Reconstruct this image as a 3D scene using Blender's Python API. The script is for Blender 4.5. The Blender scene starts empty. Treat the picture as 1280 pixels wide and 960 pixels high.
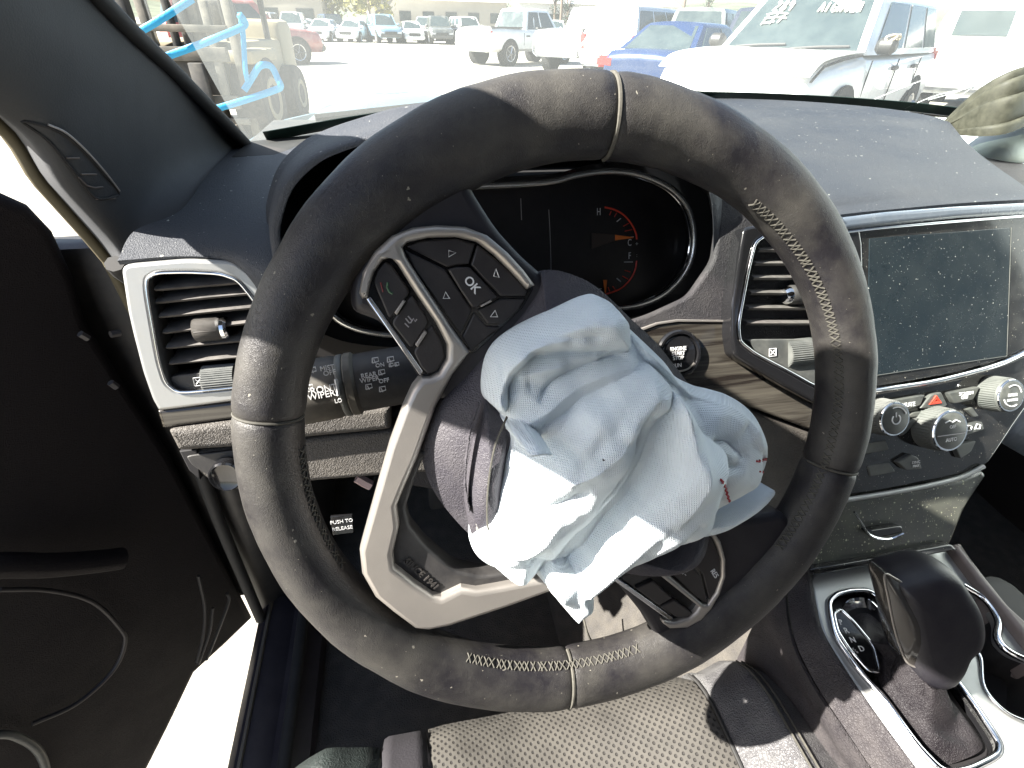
import bpy, bmesh, math, random
import numpy as np
from mathutils import Vector, Matrix, noise
random.seed(7)
rad = math.radians
SC = bpy.context.scene
COL = SC.collection
V = Vector

# ------------------------------------------------------------------ camera
# car coordinates in metres: origin = steering wheel centre, +X to the passenger side, +Y forward, +Z up
FPX = 640.0
YAW, PIT, ROL = 0.2142, 0.6102, 0.0254
CAM = V((-0.093, -0.216, 0.1972))
_F = V((math.sin(YAW)*math.cos(PIT), math.cos(YAW)*math.cos(PIT), -math.sin(PIT)))
_R0 = V((math.cos(YAW), -math.sin(YAW), 0)); _U0 = _R0.cross(_F)
_R = math.cos(ROL)*_R0 + math.sin(ROL)*_U0
_U = -math.sin(ROL)*_R0 + math.cos(ROL)*_U0
cd = bpy.data.cameras.new('camera'); cam = bpy.data.objects.new('camera', cd); COL.objects.link(cam)
cd.sensor_width = 36.0; cd.lens = FPX/1280*36; cd.clip_start = 0.01; cd.clip_end = 6000
cam.matrix_world = Matrix(((_R.x, _U.x, -_F.x, CAM.x), (_R.y, _U.y, -_F.y, CAM.y), (_R.z, _U.z, -_F.z, CAM.z), (0, 0, 0, 1)))
SC.camera = cam
# ------------------------------------------------------------------ light
SUN_AZ, SUN_EL = rad(-91.5), rad(40)       # azimuth from +Y towards +X
SDIR = V((math.sin(SUN_AZ)*math.cos(SUN_EL), math.cos(SUN_AZ)*math.cos(SUN_EL), math.sin(SUN_EL)))
w = bpy.data.worlds.new('World'); SC.world = w; w.use_nodes = True
nt = w.node_tree; bg = nt.nodes['Background']
sky = nt.nodes.new('ShaderNodeTexSky'); sky.sky_type = 'NISHITA'; sky.sun_disc = False
sky.sun_elevation = SUN_EL; sky.sun_rotation = SUN_AZ; sky.dust_density = 1.6; sky.air_density = 1.0
nt.links.new(sky.outputs[0], bg.inputs[0]); bg.inputs[1].default_value = 0.05
sl = bpy.data.lights.new('sun', 'SUN'); sl.energy = 5.0; sl.angle = rad(0.5); sl.color = (1.0, 0.95, 0.87)
so = bpy.data.objects.new('sun', sl); COL.objects.link(so)
so.rotation_euler = SDIR.to_track_quat('Z', 'Y').to_euler()
SC.view_settings.view_transform = 'Standard'; SC.view_settings.look = 'None'
SC.view_settings.exposure = 2.48; SC.view_settings.gamma = 1.0
SC.render.engine = 'CYCLES'
SC.cycles.use_denoising = True
SC.cycles.max_bounces = 10; SC.cycles.transparent_max_bounces = 24; SC.cycles.diffuse_bounces = 5
SC.cycles.caustics_reflective = False; SC.cycles.caustics_refractive = False
SC.cycles.sample_clamp_indirect = 8

# ------------------------------------------------------------------ helpers
def ray(px, py):
    return (_F*FPX + _R*(px-640) + _U*(480-py)).normalized()

class PL:
    """a real plane in the car; uv() tells where on it (h above it) a sight line lands"""
    def __init__(s, o, u, v):
        s.o = V(o); s.u = V(u).normalized(); v = V(v); s.n = s.u.cross(v).normalized(); s.v = s.n.cross(s.u)
    def hit(s, px, py, h=0.0):
        d = ray(px, py); t = ((s.o + s.n*h - CAM).dot(s.n))/d.dot(s.n); return CAM + d*t
    def uv(s, px, py, h=0.0):
        q = s.hit(px, py, h) - s.o; return (q.dot(s.u), q.dot(s.v))
    def P(s, a, b, h=0.0): return s.o + s.u*a + s.v*b + s.n*h
    def mat(s, a=0, b=0, h=0, rot=0.0):
        u = s.u*math.cos(rot) + s.v*math.sin(rot); v = s.n.cross(u); o = s.P(a, b, h)
        return Matrix(((u.x, v.x, s.n.x, o.x), (u.y, v.y, s.n.y, o.y), (u.z, v.z, s.n.z, o.z), (0, 0, 0, 1)))

MW = {}
def thing(name, loc, label, cat, group=None, rotz=0.0):
    o = bpy.data.objects.new(name, None); COL.objects.link(o); o.empty_display_size = .05
    o.location = loc; o.rotation_euler = (0, 0, rotz)
    MW[o] = Matrix.Translation(V(loc)) @ Matrix.Rotation(rotz, 4, 'Z')
    return tag(o, label, cat, group)
def tag(o, label=None, cat=None, group=None, kind=None):
    if label: o['label'] = label
    if cat: o['category'] = cat
    if group: o['group'] = group
    if kind: o['kind'] = kind
    return o
def obj(name, me, mat, parent=None, mw=None, sharp=40, local=False):
    o = bpy.data.objects.new(name, me); COL.objects.link(o)
    mw = mw if mw is not None else Matrix.Identity(4)
    if local: mw = MW[parent] @ mw
    MW[o] = mw
    if parent is not None:
        o.parent = parent; o.matrix_basis = MW[parent].inverted() @ mw
    else:
        o.matrix_basis = mw
    if mat: me.materials.append(mat)
    if sharp is not None: smooth(me, sharp)
    return o
def smooth(me, sharp):
    if len(me.polygons):
        me.shade_smooth(); me.set_sharp_from_angle(angle=rad(sharp))
def mesh(vs, fs, name='mesh'):
    me = bpy.data.meshes.new(name); me.from_pydata([tuple(v) for v in vs], [], fs); me.update(); return me
def bm_mesh(bm, name='mesh'):
    me = bpy.data.meshes.new(name); bm.to_mesh(me); bm.free(); return me

def cr(pts, n=6, closed=False):
    """Catmull-Rom through points of any dimension"""
    P = [np.array(p, float) for p in pts]; out = []; k = len(P)
    rng = range(k) if closed else range(k-1)
    for i in rng:
        p1, p2 = P[i], P[(i+1) % k]
        p0 = P[i-1] if (closed or i > 0) else 2*p1-p2
        p3 = P[(i+2) % k] if (closed or i+2 < k) else 2*p2-p1
        for j in range(n):
            t = j/n
            out.append(.5*((2*p1)+(-p0+p2)*t+(2*p0-5*p1+4*p2-p3)*t*t+(-p0+3*p1-3*p2+p3)*t**3))
    if not closed: out.append(P[-1])
    return out
def rnd(pts, r=.25, n=4, closed=True):
    """round the corners of a polygon (fraction r of each side)"""
    P = [np.array(p, float) for p in pts]; out = []; k = len(P)
    for i in range(k):
        a, b, c = P[i-1], P[i], P[(i+1) % k]
        p, q = b+(a-b)*r, b+(c-b)*r
        for j in range(n+1):
            t = j/n; out.append((1-t)**2*p+2*t*(1-t)*b+t*t*q)
    return out

PEND = []
def slab(name, pl, loops, h0, h1, mat, parent=None, bev=.0008, res=2, px=True, hpx=None, sharp=35):
    """plate with outline (and holes) traced on plane pl, from height h0 to h1, edges rounded by bev"""
    if not isinstance(loops[0][0], (tuple, list, np.ndarray)): loops = [loops]
    hp = h1 if hpx is None else hpx
    cu = bpy.data.curves.new('outline', 'CURVE'); cu.dimensions = '2D'; cu.fill_mode = 'BOTH'
    th = (h1-h0)/2; bev = min(bev, th*.95)
    cu.extrude = max(th-bev, 0); cu.bevel_depth = bev; cu.bevel_resolution = res; cu.offset = -bev
    for lp in loops:
        pts = [pl.uv(*p, hp) for p in lp] if px else lp
        s = cu.splines.new('POLY'); s.points.add(len(pts)-1); s.use_cyclic_u = True
        for q, p in zip(s.points, pts): q.co = (p[0], p[1], 0, 1)
    co = bpy.data.objects.new('outline', cu); COL.objects.link(co)
    o = obj(name, bpy.data.meshes.new(name), mat, parent, pl.mat(0, 0, (h0+h1)/2), sharp=None)
    PEND.append((o, co, sharp)); return o
def text(name, pl, px, py, h, s, size, mat, parent=None, rot=0.0, extrude=.0003, bold=0.0, shear=0.0, sx=1.0, at=None, name_obj=None, spacing=1.0):
    cu = bpy.data.curves.new('letters', 'FONT'); cu.body = s; cu.size = size; cu.align_x = 'CENTER'; cu.align_y = 'CENTER'
    cu.extrude = extrude; cu.offset = bold; cu.shear = shear; cu.space_line = .8; cu.space_character = spacing; cu.resolution_u = 3
    co = bpy.data.objects.new('letters', cu); COL.objects.link(co)
    a, b = pl.uv(px, py, h) if at is None else at
    o = obj(name, bpy.data.meshes.new(name), mat, parent, pl.mat(a, b, h, rot) @ Matrix.Diagonal((sx, 1, 1, 1)), sharp=None)
    PEND.append((o, co, 30)); return o
def finish():
    bpy.context.view_layer.update(); dg = bpy.context.evaluated_depsgraph_get()
    for o, co, sharp in PEND:
        me = bpy.data.meshes.new_from_object(co.evaluated_get(dg)); me.name = o.name
        m = o.data.materials[0] if o.data.materials else None
        me.materials.clear(); me.materials.append(m); o.data = me; smooth(me, sharp)
    for o, co, sharp in PEND:
        d = co.data; bpy.data.objects.remove(co); bpy.data.curves.remove(d)
    PEND.clear()

def tube_geo(pts, r, n=8, closed=False, flat=1.0, up=None, caps=True):
    P = [V(p) for p in pts]; k = len(P); vs = []; fs = []
    rs = r if hasattr(r, '__len__') else [r]*k
    T = []
    for i in range(k):
        a = P[i-1] if (closed or i > 0) else P[i]; b = P[(i+1) % k] if (closed or i < k-1) else P[i]
        T.append((b-a).normalized())
    u = V(up) if up is not None else (V((0, 0, 1)) if abs(T[0].z) < .9 else V((1, 0, 0)))
    for i in range(k):
        s = T[i].cross(u)
        if s.length < 1e-5: s = T[i].orthogonal()
        s.normalize(); q = s.cross(T[i]).normalized()
        if up is None: u = q
        for j in range(n):
            a = 2*math.pi*j/n; vs.append(P[i]+s*(math.cos(a)*rs[i])+q*(math.sin(a)*rs[i]*flat))
    m = k if closed else k-1
    for i in range(m):
        for j in range(n):
            a = i*n+j; b = i*n+(j+1) % n; i2 = (i+1) % k; fs.append((a, b, i2*n+(j+1) % n, i2*n+j))
    if caps and not closed:
        fs.append(tuple(range(n))[::-1]); fs.append(tuple((k-1)*n+j for j in range(n)))
    return vs, fs
def tube(name, pts, r, mat, parent=None, **kw):
    sharp = kw.pop('sharp', 50); local = kw.pop('local', False)
    return obj(name, mesh(*tube_geo(pts, r, **kw)), mat, parent, sharp=sharp, local=local)
class MB:
    """collects several shapes into one mesh"""
    def __init__(s): s.v = []; s.f = []
    def add(s, vs, fs):
        o = len(s.v); s.v += [V(v) for v in vs]; s.f += [tuple(i+o for i in f) for f in fs]; return s
    def tube(s, pts, r, **kw): return s.add(*tube_geo(pts, r, **kw))
    def box(s, c, d, rz=0, M=None):
        vs = [V(((i & 1)-.5, ((i >> 1) & 1)-.5, ((i >> 2) & 1)-.5)) for i in range(8)]
        R = Matrix.Rotation(rz, 3, 'Z'); vs = [V(c)+R @ V((v.x*d[0], v.y*d[1], v.z*d[2])) for v in vs]
        if M is not None: vs = [M @ v for v in vs]
        return s.add(vs, [(0, 2, 3, 1), (4, 5, 7, 6), (0, 1, 5, 4), (2, 6, 7, 3), (0, 4, 6, 2), (1, 3, 7, 5)])
    def obj(s, name, mat, parent=None, **kw): return obj(name, mesh(s.v, s.f), mat, parent, **kw)
def box(name, c, d, mat, parent=None, bev=.004, rz=0, local=False, M=None):
    m = MB().box(c, d, rz, M); me = mesh(m.v, m.f)
    if bev:
        bm = bmesh.new(); bm.from_mesh(me); bmesh.ops.bevel(bm, geom=bm.edges[:], offset=bev, segments=2, affect='EDGES', profile=.5); bm.to_mesh(me); bm.free()
    return obj(name, me, mat, parent, local=local)
def sheet(rows, thick=0.0, closed_u=False):
    """grid mesh through rows of 3-D points; thick gives it a second skin along -normal"""
    nr = len(rows); nc = len(rows[0]); vs = [V(p) for r in rows for p in r]; fs = []
    cc = nc if closed_u else nc-1
    for i in range(nr-1):
        for j in range(cc):
            fs.append((i*nc+j, i*nc+(j+1) % nc, (i+1)*nc+(j+1) % nc, (i+1)*nc+j))
    me = mesh(vs, fs)
    if thick:
        bm = bmesh.new(); bm.from_mesh(me); bmesh.ops.solidify(bm, geom=bm.faces[:], thickness=thick); bm.to_mesh(me); bm.free()
    return me
def patch(rows, nu=6, nv=6):
    """smooth surface through a small net of control points"""
    R = [cr(r, nu) for r in rows]
    C = [cr([R[i][j] for i in range(len(R))], nv) for j in range(len(R[0]))]
    return [[C[j][i] for j in range(len(C))] for i in range(len(C[0]))]
def lathe_geo(o, ax, prof, n=24):
    """prof: list of (radius, distance along ax)"""
    o = V(o); ax = V(ax).normalized(); s = ax.orthogonal().normalized(); q = ax.cross(s); vs = []; fs = []
    for r, h in prof:
        for j in range(n):
            a = 2*math.pi*j/n; vs.append(o+ax*h+(s*math.cos(a)+q*math.sin(a))*r)
    for i in range(len(prof)-1):
        for j in range(n): fs.append((i*n+j, i*n+(j+1) % n, (i+1)*n+(j+1) % n, (i+1)*n+j))
    fs.append(tuple(range(n))[::-1]); fs.append(tuple((len(prof)-1)*n+j for j in range(n)))
    return vs, fs
def lathe(name, o, ax, prof, mat, parent=None, n=24, sharp=35, local=False):
    return obj(name, mesh(*lathe_geo(o, ax, prof, n)), mat, parent, sharp=sharp, local=local)

# ------------------------------------------------------------------ materials
def M(name, col, rough=.5, metal=0.0, spec=.5, grain=None, dust=None, specks=None, coat=0.0, var=None, emit=None, sheen=0.0, scr=None):
    """grain=(kind, scale, height m); dust=(amount, scale, colour); specks=(scale, radius, share, colour); var=(scale, amount)"""
    m = bpy.data.materials.new(name); m.use_nodes = True; N = m.node_tree.nodes; L = m.node_tree.links
    b = N['Principled BSDF']; b.inputs['Roughness'].default_value = rough; b.inputs['Metallic'].default_value = metal
    b.inputs['Specular IOR Level'].default_value = spec; b.inputs['Coat Weight'].default_value = coat
    if sheen: b.inputs['Sheen Weight'].default_value = sheen
    col = (*col, 1) if hasattr(col, '__len__') else (col, col, col, 1)
    tc = N.new('ShaderNodeTexCoord').outputs['Object']
    rgb = N.new('ShaderNodeRGB'); rgb.outputs[0].default_value = col; c = rgb.outputs[0]
    rg = None
    def noise_(scale, detail=4, rough_=.6):
        n = N.new('ShaderNodeTexNoise'); n.inputs['Scale'].default_value = scale; n.inputs['Detail'].default_value = detail
        n.inputs['Roughness'].default_value = rough_; L.new(tc, n.inputs['Vector']); return n.outputs['Fac']
    def ramp(f, a, b_):
        r = N.new('ShaderNodeMapRange'); r.inputs[1].default_value = a; r.inputs[2].default_value = b_; L.new(f, r.inputs[0]); return r.outputs[0]
    def mixc(f, a, colb):
        x = N.new('ShaderNodeMix'); x.data_type = 'RGBA'; L.new(f, x.inputs[0]); L.new(a, x.inputs[6]); x.inputs[7].default_value = (*colb, 1); return x.outputs[2]
    def math_(op, a, b_):
        x = N.new('ShaderNodeMath'); x.operation = op
        for i, q in enumerate((a, b_)):
            if isinstance(q, (int, float)): x.inputs[i].default_value = q
            else: L.new(q, x.inputs[i])
        return x.outputs[0]
    if var:
        f = ramp(noise_(var[0]), .3, .7); k = 1-var[1]
        c = mixc(f, c, tuple(x*k for x in col[:3]))
    if dust:
        f = math_('MULTIPLY', ramp(noise_(dust[1], 6, .65), .38, .75), dust[0])
        c = mixc(f, c, dust[2])
        rg = math_('ADD', math_('MULTIPLY', f, .5), rough)
    if specks:
        for sc_, k in ((specks[0], 1.0), (specks[0]*2.3, .8)):
            v = N.new('ShaderNodeTexVoronoi'); v.inputs['Scale'].default_value = sc_; nv = N.new('ShaderNodeTexNoise'); nv.inputs['Scale'].default_value = sc_*2.2; L.new(tc, nv.inputs['Vector']); mv = N.new('ShaderNodeMix'); mv.data_type = 'VECTOR'; mv.inputs[0].default_value = .8/sc_; L.new(tc, mv.inputs[4]); L.new(nv.outputs['Color'], mv.inputs[5]); L.new(mv.outputs[1], v.inputs['Vector'])
            sep = N.new('ShaderNodeSeparateColor'); L.new(v.outputs['Color'], sep.inputs[0])
            near = math_('LESS_THAN', v.outputs['Distance'], math_('MULTIPLY', math_('POWER', sep.outputs[1], 2.5), specks[1]*k*2.6))
            pick = math_('LESS_THAN', sep.outputs[0], specks[2])
            f = math_('MULTIPLY', near, pick); c = mixc(f, c, specks[3])
            base = rg if rg is not None else rough
            rg = math_('MAXIMUM', base, math_('MULTIPLY', f, .8))
    if rg is not None: L.new(rg, b.inputs['Roughness'])
    L.new(c, b.inputs['Base Color'])
    if grain:
        kind, scale, hgt = grain
        bp = N.new('ShaderNodeBump'); bp.inputs['Strength'].default_value = 1.0; bp.inputs['Distance'].default_value = hgt
        if kind == 'leather':
            v = N.new('ShaderNodeTexVoronoi'); v.feature = 'DISTANCE_TO_EDGE'; v.inputs['Scale'].default_value = scale
            mp = N.new('ShaderNodeMix'); mp.data_type = 'VECTOR'; mp.inputs[0].default_value = .006
            nz = N.new('ShaderNodeTexNoise'); nz.inputs['Scale'].default_value = scale*.6; L.new(tc, nz.inputs['Vector'])
            L.new(tc, mp.inputs[4]); L.new(nz.outputs['Color'], mp.inputs[5]); L.new(mp.outputs[1], v.inputs['Vector'])
            hh = math_('ADD', ramp(v.outputs['Distance'], 0, .28), math_('MULTIPLY', noise_(scale*.12, 3), 1.2)); L.new(hh, bp.inputs['Height'])
        elif kind == 'weave':
            w1 = N.new('ShaderNodeTexWave'); w1.bands_direction = 'X'; w1.inputs['Scale'].default_value = scale
            w2 = N.new('ShaderNodeTexWave'); w2.bands_direction = 'Y'; w2.inputs['Scale'].default_value = scale
            L.new(tc, w1.inputs['Vector']); L.new(tc, w2.inputs['Vector'])
            L.new(math_('MAXIMUM', w1.outputs['Fac'], w2.outputs['Fac']), bp.inputs['Height'])
        else:
            L.new(noise_(scale, 5), bp.inputs['Height'])
        L.new(bp.outputs[0], b.inputs['Normal'])
    if emit:
        b.inputs['Emission Color'].default_value = (*emit[0], 1); b.inputs['Emission Strength'].default_value = emit[1]
    return m

DUSTC = (.30, .29, .25)
m_rim = M('rim_leather', (.0125, .0115, .014), .40, spec=.42, grain=('leather', 700, .00007), dust=(.50, 20, (.120, .113, .094)), specks=(360, .11, .07, (.22, .205, .17)))
m_rim_s = M('smooth_leather', (.014, .013, .017), .40, spec=.36, grain=('noise', 500, .0001), dust=(.12, 30, (.14, .13, .12)))
m_pad = M('hub_leather', (.040, .037, .046), .52, spec=.3, grain=('leather', 520, .0002), dust=(.25, 30, (.16, .15, .145)))
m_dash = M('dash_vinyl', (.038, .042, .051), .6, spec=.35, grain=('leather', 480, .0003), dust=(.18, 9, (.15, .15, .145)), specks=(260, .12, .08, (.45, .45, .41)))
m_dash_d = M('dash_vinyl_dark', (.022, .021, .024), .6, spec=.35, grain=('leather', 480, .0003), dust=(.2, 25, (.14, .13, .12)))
m_knee = M('knee_vinyl', (.060, .054, .048), .6, grain=('leather', 420, .0004), dust=(.3, 30, (.2, .18, .15)))
m_silver = M('satin_silver', (.36, .335, .31), .36, metal=.7, grain=('noise', 900, .00005), dust=(.3, 30, (.33, .30, .26)))
m_silver2 = M('silver_paint', (.38, .385, .38), .38, metal=.55, dust=(.35, 30, (.36, .35, .31)))
m_chrome = M('chrome', (.75, .76, .78), .08, metal=1.0)
m_gloss = M('gloss_black', (.010, .010, .011), .10, coat=.3, dust=(.16, 60, (.13, .12, .10)), specks=(520, .13, .22, (.36, .34, .29)))
m_gloss_c = M('gloss_black_clean', (.010, .010, .011), .12, coat=.4)
m_screen = M('screen_glass', (.010, .016, .021), .09, dust=(.16, 25, (.08, .09, .085)), specks=(600, .12, .18, (.34, .34, .31)))
m_plas = M('black_plastic', (.022, .021, .022), .5, grain=('noise', 700, .00015), dust=(.2, 60, (.15, .14, .12)))
m_key = M('key_plastic', (.014, .012, .013), .42, grain=('noise', 900, .00008), dust=(.15, 50, (.10, .09, .08)))
m_knob = M('knob_grey', (.085, .09, .085), .42, dust=(.3, 50, (.26, .26, .24)))
m_btn = M('button_grey', (.055, .058, .056), .45, dust=(.35, 60, (.22, .22, .19)))
m_white = M('print_white', (.62, .62, .62), .5)
m_dim = M('print_grey', (.33, .31, .31), .5)
m_red = M('print_red', (.75, .07, .04), .5)
m_orange = M('needle_orange', (.85, .22, .04), .5)
m_dark = M('dark_void', (.010, .009, .010), .7)
m_thread = M('thread_pale', (.085, .08, .066), .8, var=(300, .4))
m_thread_d = M('thread_dark', (.07, .066, .054), .8, var=(300, .4))
m_thread_r = M('thread_red', (.28, .02, .03), .8)
m_bag = M('airbag_cloth', (.72, .785, .815), .85, grain=('weave', 330, .00035), var=(12, .10))
m_carpet = M('carpet', (.075, .07, .065), .95, grain=('noise', 500, .004), var=(120, .4), dust=(.4, 60, (.2, .18, .15)))
m_rubber = M('rubber', (.018, .018, .018), .7, dust=(.2, 20, (.12, .11, .1)))
def wood():
    m = M('dark_wood', (.03, .027, .024), .22, coat=.3); N = m.node_tree.nodes; L = m.node_tree.links; b = N['Principled BSDF']
    tc = N.new('ShaderNodeTexCoord'); mp = N.new('ShaderNodeMapping'); mp.inputs['Scale'].default_value = (6, 130, 60); mp.inputs['Rotation'].default_value = (0, 0, .12)
    n = N.new('ShaderNodeTexNoise'); n.inputs['Scale'].default_value = 1.6; n.inputs['Detail'].default_value = 6; n.inputs['Distortion'].default_value = .6
    r = N.new('ShaderNodeValToRGB'); r.color_ramp.elements[0].position = .35; r.color_ramp.elements[0].color = (.016, .013, .011, 1)
    r.color_ramp.elements[1].position = .68; r.color_ramp.elements[1].color = (.085, .078, .064, 1)
    L.new(tc.outputs['Object'], mp.inputs[0]); L.new(mp.outputs[0], n.inputs['Vector']); L.new(n.outputs['Fac'], r.inputs[0]); L.new(r.outputs[0], b.inputs['Base Color'])
    return m
m_wood = wood()
# ================================================================== STEERING WHEEL
TW = 0.3522
WL = PL((0, 0, 0), (1, 0, 0), (0, math.sin(TW), math.cos(TW)))
RW, RR, RA = .1712, .0205, .0175
sw = thing('steering_wheel', (0, .0, 0), 'worn black leather steering wheel with silver spokes, turned part way round', 'steering wheel')
def wang(px, py):
    a, b = WL.uv(px, py, .005); return math.atan2(b, a)
def rim_pt(a, phi, k=1.0):
    """point of the rim surface: a round the wheel, phi round the tube (0 outward, 90 towards the driver)"""
    q_ = .0032*math.cos(a)**2; r = RW+q_+math.cos(phi)*(rr(a)-q_)*k; return WL.P(r*math.cos(a), r*math.sin(a), math.sin(phi)*RA*k)
def angd(a, b):
    return abs((a-b+math.pi) % (2*math.pi)-math.pi)
A_UL, A_LR, A_LL = wang(560, 250), wang(905, 790), wang(470, 770)
def rr(a):   # rim swells where the spokes enter it
    return RR*(1+.10*math.exp(-(angd(a, A_UL)/.35)**2)-.07*math.exp(-(angd(a, wang(1060, 470))/.5)**2))
seams = [wang(1035, 583), wang(765, 125), wang(336, 521), wang(710, 855)]
seams = [seams[0], seams[1], seams[2], seams[3]+2*math.pi]
bounds = [(seams[0], seams[1]), (seams[1], seams[2] if seams[2] > seams[1] else seams[2]+2*math.pi)]
s2 = bounds[1][1]; s3 = seams[3] % (2*math.pi)
while s3 < s2: s3 += 2*math.pi
s4 = seams[0]
while s4 < s3: s4 += 2*math.pi
bounds += [(s2, s3), (s3, s4)]
for a0, a1 in bounds:
    vs = []; fs = []; n = int((a1-a0)/.022); ns = 28
    st = [0, .0012, .003, .0065]
    al = [(a0+x/RW, k) for x, k in zip(st, (.90, .95, .985, 1))]
    al += [(a0+.05+(a1-a0-.1)*i/n, 1) for i in range(n+1)]
    al += [(a1-x/RW, k) for x, k in reversed(list(zip(st, (.90, .95, .985, 1))))]
    for a, k in al:
        for j in range(ns):
            ph = 2*math.pi*j/ns; q = rim_pt(a, ph, k)
            q += WL.n*0; d = noise.noise(q*38)*.0006+noise.noise(q*120)*.00018
            vs.append(q+(q-WL.P(RW*math.cos(a), RW*math.sin(a), 0)).normalized()*d)
    for i in range(len(al)-1):
        for j in range(ns): fs.append((i*ns+j, i*ns+(j+1) % ns, (i+1)*ns+(j+1) % ns, (i+1)*ns+j))
    fs.append(tuple(range(ns))); fs.append(tuple((len(al)-1)*ns+j for j in range(ns))[::-1])
    o = obj('rim_section', mesh(vs, fs), m_rim, sw, sharp=70)
    o.data.flip_normals()
for i, a in enumerate((seams[1], seams[3])):                   # pale thread in two of the seams
    pts = [rim_pt(a, rad(-30+t*8), .962) for t in range(28)]
    tube('seam_thread', pts, .0011, m_thread, sw, n=6)
for i, a in enumerate((seams[0], seams[2])):
    tube('seam_thread', [rim_pt(a, rad(-30+t*8), .945) for t in range(28)], .0008, m_thread_d, sw, n=6)
def stitches(a0, a1, ph0, mat, name):
    mb = MB(); n = int(abs(a1-a0)*RW/.0042)
    for i in range(n):
        a = a0+(a1-a0)*(i+.5)/n; da = .0034/RW; j = random.uniform(-.0011, .0011)/RW; da *= random.uniform(.75, 1.2)
        for s in (-1, 1):
            q = [rim_pt(a+s*da*.55*t+j, rad(ph0)+t*.145, 1.012+.012*(1-abs(t))) for t in (-1, -.4, .4, 1)]
            mb.tube(q, .00048, n=5)
    o = mb.obj(name, mat, sw, sharp=None); tag(o, kind='stuff'); return o
def ws(p): return wang(*p)
def up_to(a, b):
    while b < a: b += 2*math.pi
    return b
aR0, aR1 = ws((985, 690)), ws((930, 255))
stitches(aR0, up_to(aR0, aR1), 147, m_thread_d, 'stitching')
aB0, aB1 = ws((575, 830)), ws((800, 830))
stitches(aB0, up_to(aB0, aB1), 150, m_thread, 'stitching')
aL0, aL1 = ws((340, 560)), ws((400, 720))
stitches(aL0, up_to(aL0, aL1), 165, m_thread_d, 'stitching')

# ---- spokes
spoke = slab('spoke', WL, rnd([(438, 390), (436, 352), (455, 312), (482, 272), (535, 195), (583, 205), (590, 236), (622, 286), (655, 322), (690, 352), (700, 420), (650, 480), (590, 530), (548, 505), (525, 476), (478, 404)], .3), -.014, .007, m_rim_s, sw, bev=.006, res=4)
silver_outer = [(448, 367), (453, 340), (468, 314), (490, 294), (516, 284), (545, 281), (582, 283), (610, 294), (636, 316), (656, 338), (670, 357)]
inner_top = [(660, 362), (640, 340), (618, 318), (597, 302), (570, 296), (535, 297), (509, 303)]
div_r = [(503, 309), (508, 322), (522, 344), (545, 379), (565, 410), (588, 441)]
low_in = [(566, 470), (545, 510), (530, 552), (522, 574), (505, 612), (496, 634), (499, 660), (491, 694), (493, 711), (518, 731), (541, 747), (552, 749), (577, 737), (596, 740), (625, 735), (690, 722), (745, 706)]
low_out = [(752, 724), (690, 741), (635, 761), (562, 785), (536, 790), (519, 788), (492, 768), (469, 749), (452, 719), (449, 690), (466, 630), (486, 560), (503, 514), (515, 488), (527, 473)]
pod_l = [(538, 473), (549, 467), (559, 450), (559, 432), (545, 404), (520, 368), (497, 331), (489, 322), (478, 325), (467, 340), (461, 360), (459, 372), (452, 374)]
trim = slab('spoke_trim', WL, [silver_outer+inner_top+div_r+low_in+low_out+pod_l], -.004, .0135, m_silver, sw, bev=.0032, res=3)
inset = slab('spoke_inset', WL, rnd([(520, 560), (535, 566), (527, 578), (515, 610), (507, 635), (512, 658), (532, 683), (567, 713), (602, 721), (700, 706), (705, 728), (625, 742), (596, 747), (577, 745), (552, 756), (541, 754), (486, 713), (484, 694), (492, 662), (489, 634), (500, 605)], .2), -.008, .0075, m_plas, sw, bev=.002)
a0, b0 = WL.uv(504, 699, .0075); a1, b1 = WL.uv(553, 742, .0075)
text('lettering', WL, 527, 717, .0075, 'SINCE 1941', .0056, M('raised_letters', (.035, .032, .03), .45), inset, rot=math.atan2(b1-b0, a1-a0), extrude=.0011, bold=.00018, sx=.98)
# ---- left switch pods
pod = slab('switch_pod', WL, rnd([(459, 352), (470, 330), (487, 318), (500, 330), (560, 425), (562, 450), (545, 476), (528, 470), (455, 375)], .2), -.004, .0075, m_gloss_c, sw, bev=.001)
K = lambda par, pts, h1=.0098, r=.14: slab('button', WL, rnd(pts, r, 3), .004, h1, m_key, par, bev=.0008)
K(pod, [(467, 353), (472, 338), (481, 327), (489, 330), (513, 365), (487, 400)])
K(pod, [(489, 404), (515, 368), (537, 402), (514, 436)])
K(pod, [(517, 440), (540, 406), (553, 428), (556, 446), (546, 464), (535, 468), (526, 459)])
for q in ([(493, 391), (504, 375), (507, 377), (496, 394)], [(519, 431), (531, 413), (534, 416), (522, 434)]):
    slab('button_ridge', WL, q, .004, .0122, m_silver, pod, bev=.0004)
slab('pod_edge', WL, [(458, 374), (463, 371), (529, 464), (525, 470)], -.002, .0100, m_chrome, pod, bev=.0006)
def line_icon(par, pts, h, r=.00033, mat=m_white, closed=False, name='lettering'):
    return tube(name, [WL.P(*WL.uv(x, y, h), h) for x, y in pts], r, mat, par, n=4, closed=closed)
line_icon(pod, [(485, 353), (484, 359), (487, 365), (491, 367)], .0099, .0006, M('print_green', (.05, .11, .06), .5))
line_icon(pod, [(476, 353), (479, 365)], .0099, .0004, M('print_dim_red', (.16, .03, .03), .5))
for q in ([(507, 398), (512, 404)], [(510, 395), (515, 401)], [(513, 404), (517, 398), (519, 402), (521, 399)], [(506, 404), (511, 409)]):
    line_icon(pod, q, .0099, .0004, m_dim)
podr = slab('switch_pod', WL, rnd([(502, 306), (540, 293), (590, 296), (625, 318), (668, 360), (655, 384), (590, 446), (545, 385)], .12), -.004, .0075, m_gloss_c, sw, bev=.001)
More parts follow.
